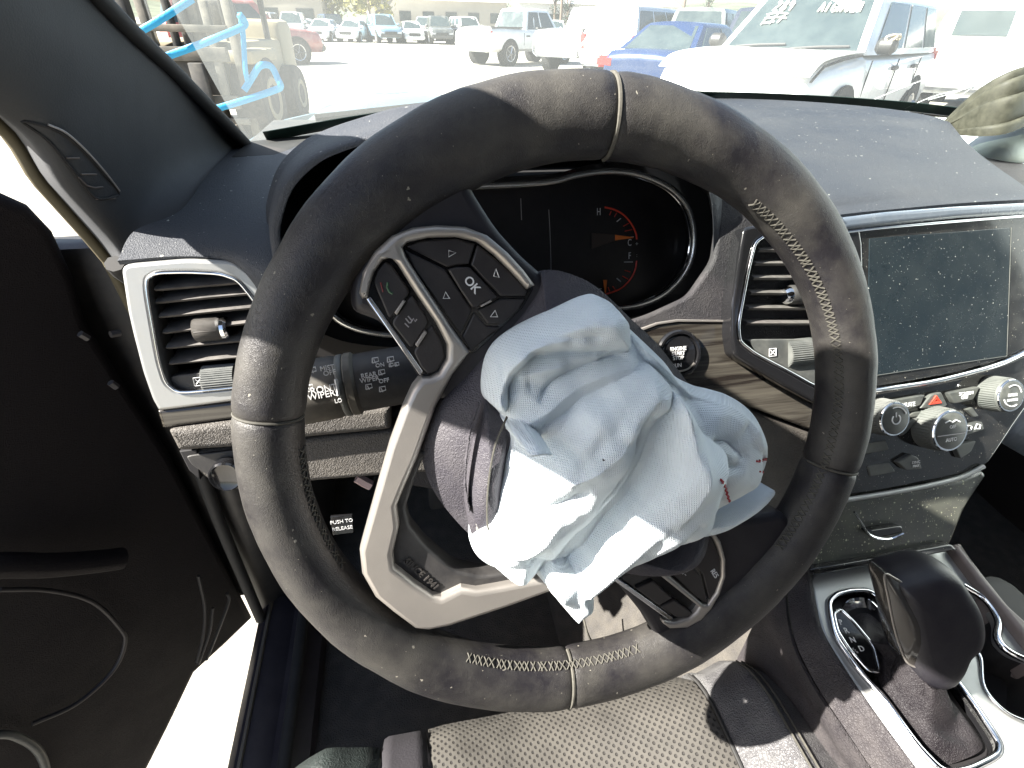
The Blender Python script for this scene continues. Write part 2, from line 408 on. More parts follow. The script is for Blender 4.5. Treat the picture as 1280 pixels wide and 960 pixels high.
for q in ([(508, 308), (527, 301), (570, 298), (594, 305), (586, 330), (571, 331), (559, 334)],
          [(597, 306), (620, 324), (640, 343), (659, 364), (657, 370), (626, 370), (606, 350), (589, 331)],
          [(506, 312), (557, 337), (573, 362), (590, 387), (576, 418), (545, 374), (520, 339)],
          [(597, 388), (626, 374), (656, 374), (648, 388), (630, 404), (610, 405)],
          [(593, 391), (608, 408), (626, 409), (588, 440), (578, 421)]):
    K(podr, q, r=.06)
slab('button', WL, rnd([(560, 337), (571, 334), (587, 334), (605, 353), (622, 372), (595, 384), (590, 384), (575, 362)], .1), .004, .0110, m_key, podr, bev=.0008)
slab('button_ridge', WL, [(601, 382), (614, 375), (615, 377), (602, 384)], .004, .0124, m_silver, podr, bev=.0003)
text('lettering', WL, 590, 356, .0112, 'OK', .0062, m_white, podr, rot=rad(-52), bold=.00008)
for cx, cy, q in ((565, 317, [(-4, -4), (5, -1), (-4, 4)]), (620, 342, [(-3, 3), (0, -6), (4, 5)]), (557, 370, [(-3, 3), (0, -5), (5, 3)]), (618, 393, [(-5, 3), (1, -5), (4, 3)])):
    line_icon(podr, [(cx+a, cy+b) for a, b in q], .0100, .00035, m_white, closed=True)
# ---- cruise switch spoke, lower right
spk2 = slab('spoke', WL, rnd([(735, 700), (800, 672), (880, 640), (930, 650), (985, 640), (1010, 690), (945, 790), (872, 806), (822, 800), (806, 772), (770, 728)], .3), -.014, .006, m_rim_s, sw, bev=.005, res=4)
slab('spoke_trim', WL, [(884, 660), (892, 664), (902, 678), (908, 700), (908, 722), (901, 744), (890, 763), (877, 777), (860, 786), (838, 787), (829, 780), (829, 776), (845, 779), (862, 774), (871, 766), (875, 760), (820, 716), (828, 713), (880, 757), (886, 757), (896, 742), (903, 722), (903, 700), (898, 684)], .0, .0105, m_silver, sw, bev=.0018)
pod2 = slab('switch_pod', WL, rnd([(772, 722), (835, 700), (884, 664), (900, 684), (904, 725), (886, 760), (866, 775), (840, 777)], .12), -.002, .0062, m_gloss_c, sw, bev=.001)
for q in ([(862, 700), (884, 668), (891, 672), (901, 700), (901, 725), (888, 755), (879, 718)], [(833, 711), (858, 702), (876, 720), (885, 755), (880, 754)],
          [(795, 736), (816, 726), (841, 748), (824, 757)], [(826, 759), (843, 750), (868, 768), (862, 772), (846, 772)]):
    K(pod2, q, h1=.0085, r=.08)
slab('pod_edge', WL, [(766, 725), (771, 722), (842, 773), (838, 777)], -.002, .0090, m_chrome, pod2, bev=.0005)
text('lettering', WL, 893, 717, .0087, 'RES', .0048, m_white, pod2, rot=rad(-58))
text('lettering', WL, 853, 714, .0087, 'SET-', .0048, m_white, pod2, rot=rad(-48))
# ---- torn hub pad
def dome(name, pxo, h0, hc, mat, par, c=None, rings=14, pw=2.2, sub=5, seed=0, wob=.0):
    """closed cushion over an outline: h0 at its border, hc at its middle"""
    o2 = cr(pxo, sub, True); U = [WL.uv(p[0], p[1], h0) for p in o2]; n = len(U)
    cx, cy = (np.mean(U, 0) if c is None else WL.uv(*c, hc)); vs = []; fs = []
    for i in range(rings):
        t = 1-i/(rings-1)*.97
        for (a, b) in U:
            h = h0+(hc-h0)*(1-t**pw); x, y = cx+(a-cx)*t, cy+(b-cy)*t
            h += wob*noise.noise(V((x*40, y*40, seed)))*(1-t**4)
            vs.append(WL.P(x, y, h))
    k = len(vs)
    for i in range(rings-1):
        for j in range(n): fs.append((i*n+j, i*n+(j+1) % n, (i+1)*n+(j+1) % n, (i+1)*n+j))
    fs.append(tuple((rings-1)*n+j for j in range(n)))
    for (a, b) in U: vs.append(WL.P(cx+(a-cx)*.96, cy+(b-cy)*.96, h0-.030))
    for j in range(n): fs.append((j, k+j, k+(j+1) % n, (j+1) % n))
    fs.append(tuple(k+j for j in range(n))[::-1])
    me = mesh(vs, fs); bm = bmesh.new(); bm.from_mesh(me); bmesh.ops.recalc_face_normals(bm, faces=bm.faces[:]); bm.to_mesh(me); bm.free()
    return obj(name, me, mat, par, sharp=60)
hub = dome('hub_cover', [(678, 338), (705, 340), (745, 358), (790, 400), (830, 440), (880, 520), (885, 640), (800, 690), (700, 700), (620, 688), (592, 672), (565, 645), (540, 610), (527, 570), (530, 535), (550, 500), (580, 470), (606, 441), (640, 405), (668, 368), (676, 350)], .006, .034, m_pad, sw, c=(690, 530), pw=1.7)
flap = dome('torn_flap', [(606, 500), (622, 508), (638, 520), (634, 570), (630, 620), (626, 665), (614, 682), (600, 680), (588, 664), (582, 620), (590, 560), (598, 525)], .024, .038, m_pad, sw, pw=2.0, rings=8)
tube('seam_thread', [WL.P(*WL.uv(x, y, .038), .038) for x, y in cr([(634, 520), (618, 560), (610, 610), (609, 650), (613, 676)], 6)], .0006, m_thread_d, sw, n=5)
flap2 = dome('torn_flap', [(776, 692), (800, 690), (840, 678), (870, 662), (884, 660), (886, 676), (878, 690), (850, 704), (820, 712), (790, 715), (770, 712)], .010, .030, m_pad, sw, pw=2.0, rings=8)

def ragged(px, h, w_, mat, name, seed):
    r_ = random.Random(seed); C_ = cr(px, 6); A_, B_ = [], []
    for i, p in enumerate(C_):
        d_ = (C_[min(i+1, len(C_)-1)]-C_[max(i-1, 0)]); n_ = np.array([-d_[1], d_[0]])/(np.hypot(*d_)+1e-9)
        A_.append(tuple(p)); B_.append(tuple(p+n_*w_*r_.uniform(.15, 1.0)))
    slab(name, WL, A_+B_[::-1], h-.004, h, mat, sw, bev=.0006)
m_foam = M('torn_foam', (.30, .29, .27), .95, grain=('noise', 900, .0008), var=(200, .4))
ragged([(598, 652), (602, 668), (611, 680), (622, 672), (630, 655)], .030, 7, m_foam, 'torn_edge', 3)
ragged([(878, 668), (850, 682), (820, 692), (795, 696), (776, 700)], .031, 9, m_foam, 'torn_edge', 4)
ragged([(600, 505), (592, 530), (586, 560), (583, 600), (588, 640)], .0305, 4, m_pad, 'torn_edge', 5)
# ================================================================== BURST AIRBAG
ab = thing('airbag', WL.P(0, 0, .04), 'crumpled white fabric airbag burst out of the steering wheel hub', 'airbag')
outline = [(606, 498), (609, 462), (620, 438), (640, 420), (668, 404), (702, 388), (742, 371), (760, 374), (776, 385), (786, 404), (806, 424), (838, 455), (852, 474), (884, 490), (922, 500), (950, 520), (963, 545), (967, 575), (963, 606), (940, 620), (905, 642), (882, 655), (858, 662), (846, 674), (820, 676), (798, 688), (770, 702), (738, 732), (722, 752), (709, 763), (696, 755), (684, 738), (664, 716), (630, 722), (606, 712), (592, 694), (590, 672), (606, 655), (616, 630), (622, 600), (630, 565), (632, 535), (620, 515)]
HB = .030
OU = [WL.uv(p[0], p[1], HB) for p in cr(outline, 10, True)]
OU = np.array(OU); NOUT = len(OU)
def seg(px, h=.055): return np.array([WL.uv(x, y, h) for x, y in cr(px, 5)])
# (points, kind, amplitude m, width m)   kind: v valley, r ridge, s step (left of the line higher)
FOLD = [
 ([(650, 448), (690, 445), (735, 446), (775, 442), (800, 436)], 's', .010, .006),
 ([(655, 446), (700, 445), (775, 443)], 'v', .009, .004),
 ([(753, 398), (766, 397), (782, 394)], 'v', .007, .0025),
 ([(640, 432), (690, 415), (740, 410), (776, 408)], 'r', .007, .008),
 ([(640, 470), (690, 455), (740, 452), (766, 454)], 'r', .007, .007),
 ([(678, 510), (690, 494), (705, 480), (737, 464), (776, 452), (800, 455)], 'v', .016, .0048),
 ([(676, 512), (702, 482), (740, 464), (780, 451)], 's', -.009, .007),
 ([(672, 500), (668, 470), (690, 440)], 'v', .005, .005),
 ([(640, 555), (690, 515), (740, 482), (790, 466), (820, 476)], 'r', .011, .011),
 ([(660, 590), (720, 570), (770, 540)], 'r', .004, .012),
 ([(828, 478), (812, 502), (801, 524), (792, 560), (774, 594), (750, 625), (726, 650)], 'v', .013, .0050),
 ([(848, 486), (828, 520), (818, 560), (804, 610), (780, 660)], 'r', .011, .012),
 ([(720, 700), (740, 640), (770, 600)], 'r', .005, .012),
 ([(836, 474), (846, 492), (868, 530), (892, 550), (901, 556), (896, 590), (886, 640), (876, 660)], 's', .017, .0040),
 ([(838, 476), (846, 492), (868, 530), (892, 550)], 'r', .004, .003),
 ([(845, 484), (880, 512), (900, 540)], 'v', .006, .004),
 ([(870, 490), (895, 520), (898, 556)], 'v', .005, .004),
 ([(900, 566), (914, 562), (928, 564), (944, 578), (955, 590)], 'v', .012, .0042),
 ([(898, 580), (920, 592), (950, 597)], 'v', .009, .0038),
 ([(905, 572), (930, 578), (952, 584)], 'r', .004, .004),
 ([(905, 530), (935, 530), (955, 550)], 'r', .007, .010),
 ([(895, 600), (930, 605), (958, 600)], 'r', .005, .006),
 ([(632, 446), (634, 470), (630, 495), (634, 512)], 'v', .009, .0038),
 ([(618, 460), (616, 480), (620, 500)], 'r', .006, .006),
 ([(646, 600), (644, 580), (647, 560), (660, 551), (676, 556), (690, 566)], 'v', .006, .0028),
 ([(650, 566), (664, 556), (678, 561)], 'r', .005, .004),
 ([(641, 570), (645, 585), (642, 600)], 'v', .006, .003),
 ([(660, 640), (690, 660), (735, 625)], 'v', .003, .006),
 ([(700, 760), (700, 730), (690, 700)], 'r', .010, .009),
 ([(664, 716), (674, 700), (690, 690)], 'v', .007, .005),
 ([(735, 735), (728, 715), (735, 690)], 'v', .007, .005),
 ([(600, 690), (640, 680), (680, 640)], 'r', .007, .012),
 ([(846, 674), (852, 655), (866, 640)], 'v', .006, .004),
 ([(798, 688), (815, 660), (830, 640)], 'v', .003, .005),
 ([(672, 548), (700, 530), (735, 505), (775, 492)], 'v', .010, .006),
 ([(690, 600), (720, 585), (760, 555), (785, 520)], 'r', .010, .007),
 ([(760, 690), (790, 640), (822, 590), (836, 540)], 'v', .010, .007),
 ([(800, 680), (830, 640), (856, 590), (862, 550)], 'r', .010, .008),
 ([(650, 640), (690, 625), (730, 600)], 'v', .009, .006),
 ([(655, 432), (690, 424), (730, 424), (770, 420)], 'v', .010, .005),
 ([(868, 520), (890, 515), (925, 520)], 'v', .008, .005),
 ([(650, 480), (680, 470), (720, 460)], 'r', .009, .005),
]
FOLD = [(seg(p), k, a, w_) for p, k, a, w_ in FOLD]
def seg_d(Q, S):
    """distance and signed side of points Q to polyline S"""
    best = np.full(len(Q), 1e9); side = np.zeros(len(Q)); par = np.zeros(len(Q))
    for i in range(len(S)-1):
        a, b = S[i], S[i+1]; d = b-a; L2 = d@d+1e-12
        t = np.clip(((Q-a)@d)/L2, 0, 1); q = a+t[:, None]*d; r = Q-q; dd = np.hypot(*r.T)
        m = dd < best; best[m] = dd[m]; side[m] = np.sign(d[0]*r[m, 1]-d[1]*r[m, 0]); par[m] = (i+t[m])/(len(S)-1)
    return best, side, par
RINGS = 130
cxy = np.array(WL.uv(745, 565, .06)); Q = []
for i in range(RINGS):
    t = 1-i/(RINGS-1)*.995; Q.append(cxy+(OU-cxy)*t)
Q = np.concatenate(Q); T = np.repeat([1-i/(RINGS-1)*.995 for i in range(RINGS)], NOUT)
# lobes of limp cloth lying over one another: (outline, height of its foot, rise, width of its rolled edge, slope px direction)
LOBE = [
 ([(609, 470), (612, 440), (640, 418), (702, 386), (745, 369), (778, 384), (784, 400), (781, 438), (740, 445), (690, 445), (660, 449), (640, 475), (630, 500), (615, 497)], .034, .020, .014, (0, -.0)),
 ([(637, 470), (660, 449), (700, 444), (750, 446), (778, 442), (782, 452), (740, 468), (705, 484), (685, 514), (660, 534), (640, 556), (630, 525)], .030, .016, .013, (0, 0)),
 ([(638, 565), (652, 545), (683, 513), (704, 483), (740, 465), (778, 451), (802, 446), (818, 458), (828, 476), (824, 492), (803, 526), (792, 564), (774, 597), (750, 627), (722, 657), (690, 692), (640, 700), (606, 690), (615, 630), (632, 590)], .036, .030, .026, (.10, .05)),
 ([(824, 478), (838, 484), (850, 498), (870, 530), (901, 555), (897, 590), (886, 630), (872, 655), (846, 672), (800, 688), (740, 730), (712, 740), (690, 720), (700, 690), (746, 628), (772, 598), (793, 560), (806, 522)], .040, .030, .022, (-.05, .12)),
 ([(774, 398), (790, 408), (838, 455), (854, 474), (872, 500), (902, 530), (906, 553), (868, 531), (845, 492), (820, 472), (797, 457), (783, 440)], .030, .012, .008, (0, 0)),
 ([(850, 474), (884, 489), (922, 499), (950, 519), (964, 545), (967, 592), (950, 588), (930, 566), (900, 568), (894, 540), (868, 505)], .022, .018, .013, (0, 0)),
 ([(897, 574), (925, 573), (950, 591), (965, 601), (950, 617), (905, 643), (878, 656), (884, 620)], .018, .016, .011, (0, 0)),
 ([(598, 692), (589, 672), (616, 630), (632, 590), (648, 574), (672, 576), (700, 612), (692, 660), (664, 716), (630, 722)], .026, .026, .022, (0, 0)),
 ([(664, 716), (686, 680), (722, 684), (740, 732), (722, 752), (709, 764), (696, 756), (684, 738)], .034, .024, .012, (0, 0)),
 ([(606, 500), (610, 462), (620, 440), (634, 446), (636, 480), (634, 512), (622, 514)], .040, .012, .008, (0, 0)),
 ([(640, 600), (641, 572), (648, 558), (664, 549), (680, 555), (690, 566), (672, 564), (656, 572), (648, 600)], .070, .010, .004, (0, 0)),
]
H = HB-.010+.030*np.sqrt(np.clip(1-T**3.0, 0, 1))
EDGE = np.clip((1-T)/.08, 0, 1)
def inside(Qp, P):
    r = np.zeros(len(Qp), bool); k = len(P)
    for i in range(k):
        a, b = P[i], P[(i+1) % k]; c = (a[1] > Qp[:, 1]) != (b[1] > Qp[:, 1])
        xx = (b[0]-a[0])*(Qp[:, 1]-a[1])/(b[1]-a[1]+1e-15)+a[0]; r ^= c & (Qp[:, 0] < xx)
    return r
NZ = np.array([noise.noise(V((q[0]*30, q[1]*30, 1))) for q in Q]); NZ2 = np.array([noise.noise(V(((q[0]+q[1])*22, (q[0]-q[1])*95, 5))) for q in Q])
NZ3 = np.array([noise.noise(V((q[0]*75, q[1]*75, 7))) for q in Q])
for li, (ol, zf, A_, wd_, sl_) in enumerate(LOBE):
    P = np.array([WL.uv(p[0], p[1], zf) for p in cr(ol, 4, True)]); Pc = np.concatenate([P, P[:1]])
    lo, hi = P.min(0)-.002, P.max(0)+.002; m = np.all((Q > lo) & (Q < hi), axis=1); idx = np.nonzero(m)[0]
    if not len(idx): continue
    q = Q[idx]; ins = inside(q, P); d, _, _ = seg_d(q, Pc); e = np.clip(d/wd_, 0, 1)
    c = P.mean(0); h = zf+A_*(1-(1-e)**2.4)+sl_[0]*(q[:, 0]-c[0])+sl_[1]*(q[:, 1]-c[1])+.004*NZ[idx]*e
    # cloth pulled towards the rolled edge wrinkles across it
    h += .0016*NZ2[idx]*(.3+.7*e)
    roll = zf-.012; h = np.where(e < .12, roll+(h-roll)*np.clip(e/.12, 0, 1)**.5, h)
    H[idx] = np.where(ins, np.maximum(H[idx], h), H[idx])
for S, k, a, w_ in FOLD:
    if k == 's': continue
    d, sd, par = seg_d(Q, S); env = np.clip(np.minimum(par, 1-par)*6, 0, 1)
    a = a*(.38 if k == 'r' else .42); w2 = w_*(.75 if k == 'r' else .7)
    if k == 'v': H -= a*env*np.exp(-d/w2)*(.35+.65*EDGE)
    else: H += a*env*np.exp(-np.abs(d)/w2)*(.35+.65*EDGE)
H += (.0022*NZ3*np.abs(NZ3)*2.0+.0008*NZ2)*EDGE
H = np.where(T > .9, HB-.008+(H-HB+.008)*np.clip((1-T)/.10, 0, 1)**.6, H)
H = np.maximum(H, .012)
vs = [WL.P(q[0], q[1], h) for q, h in zip(Q, H)]; fs = []
for i in range(RINGS-1):
    for j in range(NOUT): fs.append((i*NOUT+j, i*NOUT+(j+1) % NOUT, (i+1)*NOUT+(j+1) % NOUT, (i+1)*NOUT+j))
k = len(vs)
for t, hh in ((1.004, -.004), (.985, -.012), (.94, -.018)):
    for q, h in zip(OU, H[:NOUT]): vs.append(WL.P(cxy[0]+(q[0]-cxy[0])*t, cxy[1]+(q[1]-cxy[1])*t, h+hh))
prev = 0
for lv in range(3):
    for j in range(NOUT): fs.append((prev+j, k+lv*NOUT+j, k+lv*NOUT+(j+1) % NOUT, prev+(j+1) % NOUT))
    prev = k+lv*NOUT
fs.append(tuple(prev+j for j in range(NOUT))[::-1])
me = mesh(vs, fs); bm = bmesh.new(); bm.from_mesh(me); bmesh.ops.recalc_face_normals(bm, faces=bm.faces[:])
for _ in range(1): bmesh.ops.smooth_vert(bm, verts=bm.verts[:], factor=.3, use_axis_x=True, use_axis_y=True, use_axis_z=True)
bm.to_mesh(me); bm.free()
bag = obj('airbag_cushion', me, m_bag, ab, sharp=None); me.shade_smooth()
# weave needs coordinates that lie along the wheel plane
bag.matrix_basis = MW[ab].inverted() @ WL.mat(); me.transform(WL.mat().inverted()); MW[bag] = WL.mat()
from mathutils.bvhtree import BVHTree
BT = BVHTree.FromPolygons([WL.mat() @ v.co for v in me.vertices], [tuple(p.vertices) for p in me.polygons])
def bag_h(px, py):
    d = ray(px, py); q, n, i_, t = BT.ray_cast(CAM, d); return q-d*.0008 if q is not None else None
for line in ([(902, 600), (906, 608), (909, 618), (912, 628), (912, 637)], [(947, 577), (954, 575), (964, 572)], [(951, 590), (958, 589), (965, 587)]):
    L_ = cr(line, 4); pts = []
    for i, p in enumerate(L_):
        q = bag_h(p[0]+(1.1 if i % 2 else -1.1), p[1]+(.6 if i % 2 else -.6))
        if q is not None: pts.append(q)
    tube('red_stitching', pts, .0006, m_thread_r, ab, n=5)
lower = dome('fabric_fold', [(852, 660), (880, 648), (920, 632), (962, 612), (966, 622), (930, 645), (895, 664), (870, 672), (856, 672)], .012, .022, m_bag, ab, rings=6)
# ================================================================== DASHBOARD
def tilt(o, t): return PL(o, (1, 0, 0), (0, math.sin(t), math.cos(t)))
DL = tilt((-.25, .22, 0), .27); SP = tilt((.411, .147, -.014), .4818); CP = tilt((.05, .285, .02), .33); LIP = tilt((0, .185, .05), .12)
def Zp(px, py, z): return PL((0, 0, z), (1, 0, 0), (0, 1, 0)).hit(px, py)
dash = thing('dashboard', (.1, .45, -.35), 'dark grained vinyl dashboard with silver rimmed vents and a touchscreen', 'dashboard')
# top pad
def zrow(r): return [Zp(*p) for p in r]
top_l = patch([zrow([(300, 181, .046), (340, 177, .047), (400, 167, .050), (455, 154, .054), (520, 145, .058), (600, 140, .060)]),
               zrow([(262, 222, .052), (300, 217, .053), (336, 212, .053), (372, 204, .055), (430, 205, .058), (520, 200, .06)]),
               zrow([(228, 268, .050), (285, 262, .051), (342, 258, .052), (400, 260, .054), (460, 262, .055), (540, 262, .055)]),
               zrow([(172, 293, .046), (235, 301, .044), (298, 312, .042), (330, 328, .040), (370, 350, .036), (430, 370, .036)]),
               [DL.hit(*p, .004) for p in [(150, 331), (229, 325), (292, 328), (318, 350), (350, 400), (400, 430)]]], 6, 6)
obj('dash_top', sheet(top_l, .004), m_dash, dash, sharp=60)
top_r = patch([zrow([(790, 123, .087), (815, 123, .088), (860, 124, .089), (915, 126, .089), (1000, 129.5, .089), (1100, 138, .088), (1160, 148, .086), (1185, 156, .084)]),
               zrow([(792, 152, .083), (820, 155, .083), (860, 158, .084), (930, 160, .084), (1020, 163, .084), (1120, 170, .083), (1180, 178, .081), (1208, 184, .079)]),
               zrow([(800, 190, .076), (850, 192, .076), (890, 196, .077), (950, 198, .077), (1060, 200, .077), (1150, 203, .076), (1210, 207, .075), (1240, 211, .073)]),
               zrow([(905, 236, .070), (920, 238, .070), (942, 240, .070), (980, 243, .071), (1090, 241, .071), (1180, 236, .071), (1245, 234, .071), (1272, 234, .069)]),
               zrow([(938, 266, .062), (948, 267, .062), (962, 268, .062), (1000, 268, .062), (1060, 262, .064), (1120, 257, .066), (1200, 252, .067), (1288, 249, .066)]),
               [SP.hit(*p, .006) for p in [(942, 282), (952, 282), (966, 282), (1000, 280), (1060, 272), (1120, 266), (1200, 259), (1292, 254)]]], 6, 6)
obj('dash_top', sheet(top_r, .004), m_dash, dash, sharp=60)
er = [V(r[-1]) for r in top_r]                              # far end of the pad falls away to the passenger side
obj('dash_end', sheet([er, [p+V((.05, .02, -.05)) for p in er], [p+V((.07, .05, -.25)) for p in er]]), m_dash, dash)
# crease moulded along the pad and the windscreen vent slot
tube('vent_slot', [Zp(354, 217, .055), Zp(372, 214, .056)], .0022, m_dark, dash, flat=.5)
box('defroster_strip', (.25, .68, .050), (1.1, .30, .012), m_rubber, dash)
# mass behind the faces
box('dash_body', (.42, .56, -.12), (1.42, .44, .30), m_dark, dash, bev=.02)  # unseen filler box, added to block light behind the faces
box('dash_body', (.86, .55, -.10), (.55, .36, .28), m_dash_d, dash, bev=.04)
# ---- instrument hood
lip_px = [(352, 345), (346, 300), (348, 276), (362, 237), (388, 209), (415, 193), (460, 178), (530, 160), (640, 148), (750, 154), (830, 180), (876, 216), (890, 250), (893, 300), (890, 350), (880, 392)]
lip = [LIP.hit(*p) for p in cr(lip_px, 4)]
cen = sum(lip, V())/len(lip)
def out(p, k, kr, y, z): return p-(cen-p)*lerp_(k, kr, max(0, min(1, (p.x-cen.x-.02)/.06)))+V((0, y, z))
def lerp_(a, b, t): return a+(b-a)*t
rows = [[out(p, .13, .36, .080, -.002) for p in lip], [out(p, .03, .14, .030, 0) for p in lip], [out(p, -.012, .01, .004, 0) for p in lip],
        [p for p in lip], [out(p, .03, .05, .006, .002) for p in lip], [out(p, .07, .20, .04, 0) for p in lip],
        [out(p, .15, .46, .14, -.012) for p in lip], [V((q.x*1.1, .52, .050-.2*max(0, .06-q.z))) for q in lip]]
obj('instrument_hood', sheet(patch(rows, 1, 3)), m_dash, dash, sharp=60)
# ---- cluster
m_ring = M('ring_metal', (.70, .69, .67), .22, metal=.85)
CC = cr([(590, 233), (640, 231), (690, 227), (722, 219), (760, 214), (800, 218), (838, 235), (861, 262), (868, 300), (860, 335), (836, 364), (802, 381), (760, 388), (700, 396), (600, 412), (540, 420), (480, 418), (440, 409), (414, 392), (396, 360), (392, 320), (404, 285), (436, 258), (480, 243), (530, 236)], 5, True)
clu = slab('instrument_cluster', CP, CC, -.022, -.018, M('cluster_face', (.006, .005, .006), .35, dust=(.15, 60, (.06, .05, .05))), dash, bev=.0005, hpx=0)
ring = [CP.hit(*p, .004) for p in CC]
tube('chrome_ring', ring, .0032, m_ring, clu, closed=True, n=10)
tube('chrome_ring', [CP.hit(640+(p[0]-640)*.975, 312+(p[1]-312)*.965, -.003) for p in CC], .0010, m_chrome, clu, closed=True, n=6)
wall = [[CP.hit(640+(p[0]-640)*k, 312+(p[1]-312)*k, h) for p in CC+CC[:1]] for k, h in ((1.13, .012), (1.03, .006), (1.0, .004), (.955, -.0175))]
obj('cluster_surround', sheet(wall), m_gloss_c, clu)
# shroud between hood and ring
sh = [[lip[int(i*(len(lip)-1)/60)]+(cen-lip[int(i*(len(lip)-1)/60)])*.12+V((0, .07, 0)) for i in range(61)]]
def cl(px, h=-.0165): return CP.hit(px[0], px[1], h)
def arc_px(c, r, a0, a1, n=14): return [(c[0]+r*math.cos(rad(a0+(a1-a0)*i/n)), c[1]-r*math.sin(rad(a0+(a1-a0)*i/n))) for i in range(n+1)]
tube('gauge_arc', [cl(p) for p in cr([(756, 259), (768, 262), (780, 269), (790, 281), (795, 292), (796, 299)], 5)], .0010, m_red, clu, n=5)
tube('gauge_arc', [cl(p) for p in cr([(796, 326), (794, 337), (788, 349), (777, 360), (766, 365), (756, 368)], 5)], .0010, m_red, clu, n=5)
for a, b in (((771, 277), (776, 273)), ((783, 297), (792, 296)), ((780, 327.5), (791, 327.5)), ((771, 348), (776, 352))):
    tube('gauge_tick', [cl(a), cl(b)], .0006, m_white, clu, n=4)
for a, b in (((762, 269), (764, 264)), ((768, 271), (771, 266)), ((779, 283), (786, 279)), ((781, 289), (790, 287)), ((781, 338), (788, 340)), ((778, 345), (785, 349)), ((766, 358), (769, 362)), ((760, 359), (762, 364))):
    tube('gauge_tick', [cl(a), cl(b)], .0005, m_red, clu, n=4)
for s, x, y in (('H', 748.5, 265), ('C', 787, 303.5), ('F', 787, 320), ('E', 750.5, 365)):
    text('lettering', CP, x, y, -.0165, s, .0105, m_white, clu, sx=.62)
for y in (305, 319):
    text('lettering', CP, 796, y, -.0165, '+' if y < 310 else ':', .006, m_white, clu)
slab('gauge_needle', CP, [(769, 293.5), (769, 300.5), (792, 297.4), (792, 296.4)], -.0165, -.0145, m_orange, clu, bev=.0003)
slab('gauge_needle', CP, [(754.5, 350), (759, 350), (757.5, 366), (756.5, 366)], -.0165, -.0145, m_orange, clu, bev=.0002)
slab('needle_reflection', CP, [(740, 291), (769, 293), (769, 301), (740, 311)], -.0165, -.0148, M('reflection_brown', (.045, .032, .026), .5), clu, bev=.0004)  # brown wedge painted in for a reflection beside the needle
for q in ([(686, 262), (688, 300), (689, 340)], [(651, 248), (652, 275)]):
    tube('gauge_arc', [cl(p) for p in cr(q, 4)], .0004, m_dim, clu, n=4)
# ---- dash face right of the cluster
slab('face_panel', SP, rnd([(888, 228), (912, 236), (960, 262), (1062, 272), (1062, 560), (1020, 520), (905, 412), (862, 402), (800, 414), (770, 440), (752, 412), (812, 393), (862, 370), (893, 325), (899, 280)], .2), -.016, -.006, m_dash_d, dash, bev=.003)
slab('trim_and_glint', SP, [(800, 411), (822, 403), (848, 399), (907, 400), (907, 403), (848, 402.5), (823, 406), (802, 414)], -.007, -.0025, m_silver, dash, bev=.0006)
wd = slab('wood_trim', SP, rnd([(760, 430), (802, 413), (823, 406), (848, 402), (907, 402), (925, 440), (1040, 505), (1040, 545), (1012, 536), (880, 488), (800, 470)], .08), -.016, -.004, m_wood, dash, bev=.0025)
slab('knee_panel', SP, rnd([(760, 440), (880, 490), (1012, 538), (1050, 550), (1090, 640), (1015, 715), (930, 690), (860, 660), (780, 560)], .05), -.028, -.010, m_knee, dash, bev=.004)
# ---- start button
sb = SP.hit(847, 442, -.004)
st = lathe('start_button', sb, SP.n, [(.0215, -.004), (.0215, .003), (.0200, .0045), (.0180, .0045), (.0172, .002)], m_gloss_c, dash, n=40)
lathe('button', sb+SP.n*.001, SP.n, [(.0165, 0), (.0165, .0015), (.0155, .0022), (.006, .0022)], m_gloss_c, st, n=36)
for i, s in enumerate(('ENGINE', 'START', 'STOP')):
    text('lettering', SP, 848, 436+i*5.8, .0002, s, .0048, m_white, st, sx=.9, bold=.00005)
text('lettering', SP, 846, 457, .0009, 'RUN', .0050, m_white, st, sx=.9)
tube('trim_and_glint', [SP.hit(*p, -.0008) for p in cr([(838, 462), (850, 464), (860, 461), (868, 454)], 5)], .0009, m_silver, st, n=5)  # silver crescent painted in for the lit edge below the button

# ---- air vents
def vent(pl, outer, inner, slats, h, knob=None, body_m=None, name='air_vent'):
    b = slab(name, pl, [outer, inner], -.02, h, body_m, dash, bev=.003, res=3)
    tube('chrome_ring', [pl.hit(*p, h+.0005) for p in inner], .0014, m_chrome, b, closed=True, n=8)
    slab('vent_back', pl, inner, -.055, -.050, m_dark, b, bev=.0005)
    ins = [[pl.hit(*p, hh) for p in inner+inner[:1]] for hh in (h, -.05)]
    obj('vent_duct', sheet(ins), m_plas, b)
    for (x0, y0, x1, y1) in slats:
        A, B = pl.hit(x0, y0, h-.003), pl.hit(x1, y1, h-.003); ax = (B-A).normalized()
        back = (-pl.n*.030+pl.v*.007); th = pl.v*.0021
        mb = MB(); prof = [V((0, 0, 0)), -pl.n*.003+th*.9, back+th*.6, back-th*.6, -pl.n*.003-th*.9]
        vs_ = [A+q for q in prof]+[B+q for q in prof]
        mb.add(vs_, [(0, 1, 2, 3, 4)[::-1], (5, 6, 7, 8, 9)]+[(i, (i+1) % 5, 5+(i+1) % 5, 5+i) for i in range(5)])
        mb.obj('louvre', m_slat, b, sharp=30)
    return b
m_slat = M('louvre_plastic', (.075, .070, .066), .5, dust=(.5, 60, (.22, .20, .18)))
inL = rnd([(181, 351), (195, 341), (235, 340), (275, 342), (297, 350), (318, 376), (330, 400), (330, 478), (289, 485), (222, 491), (207, 479), (198, 450)], .3, 4)
outL = [(150, 331), (229, 324), (292, 326), (318, 345), (352, 382), (352, 498), (292, 502), (225, 511), (198, 514), (190, 500), (178, 466), (166, 420), (159, 390)]
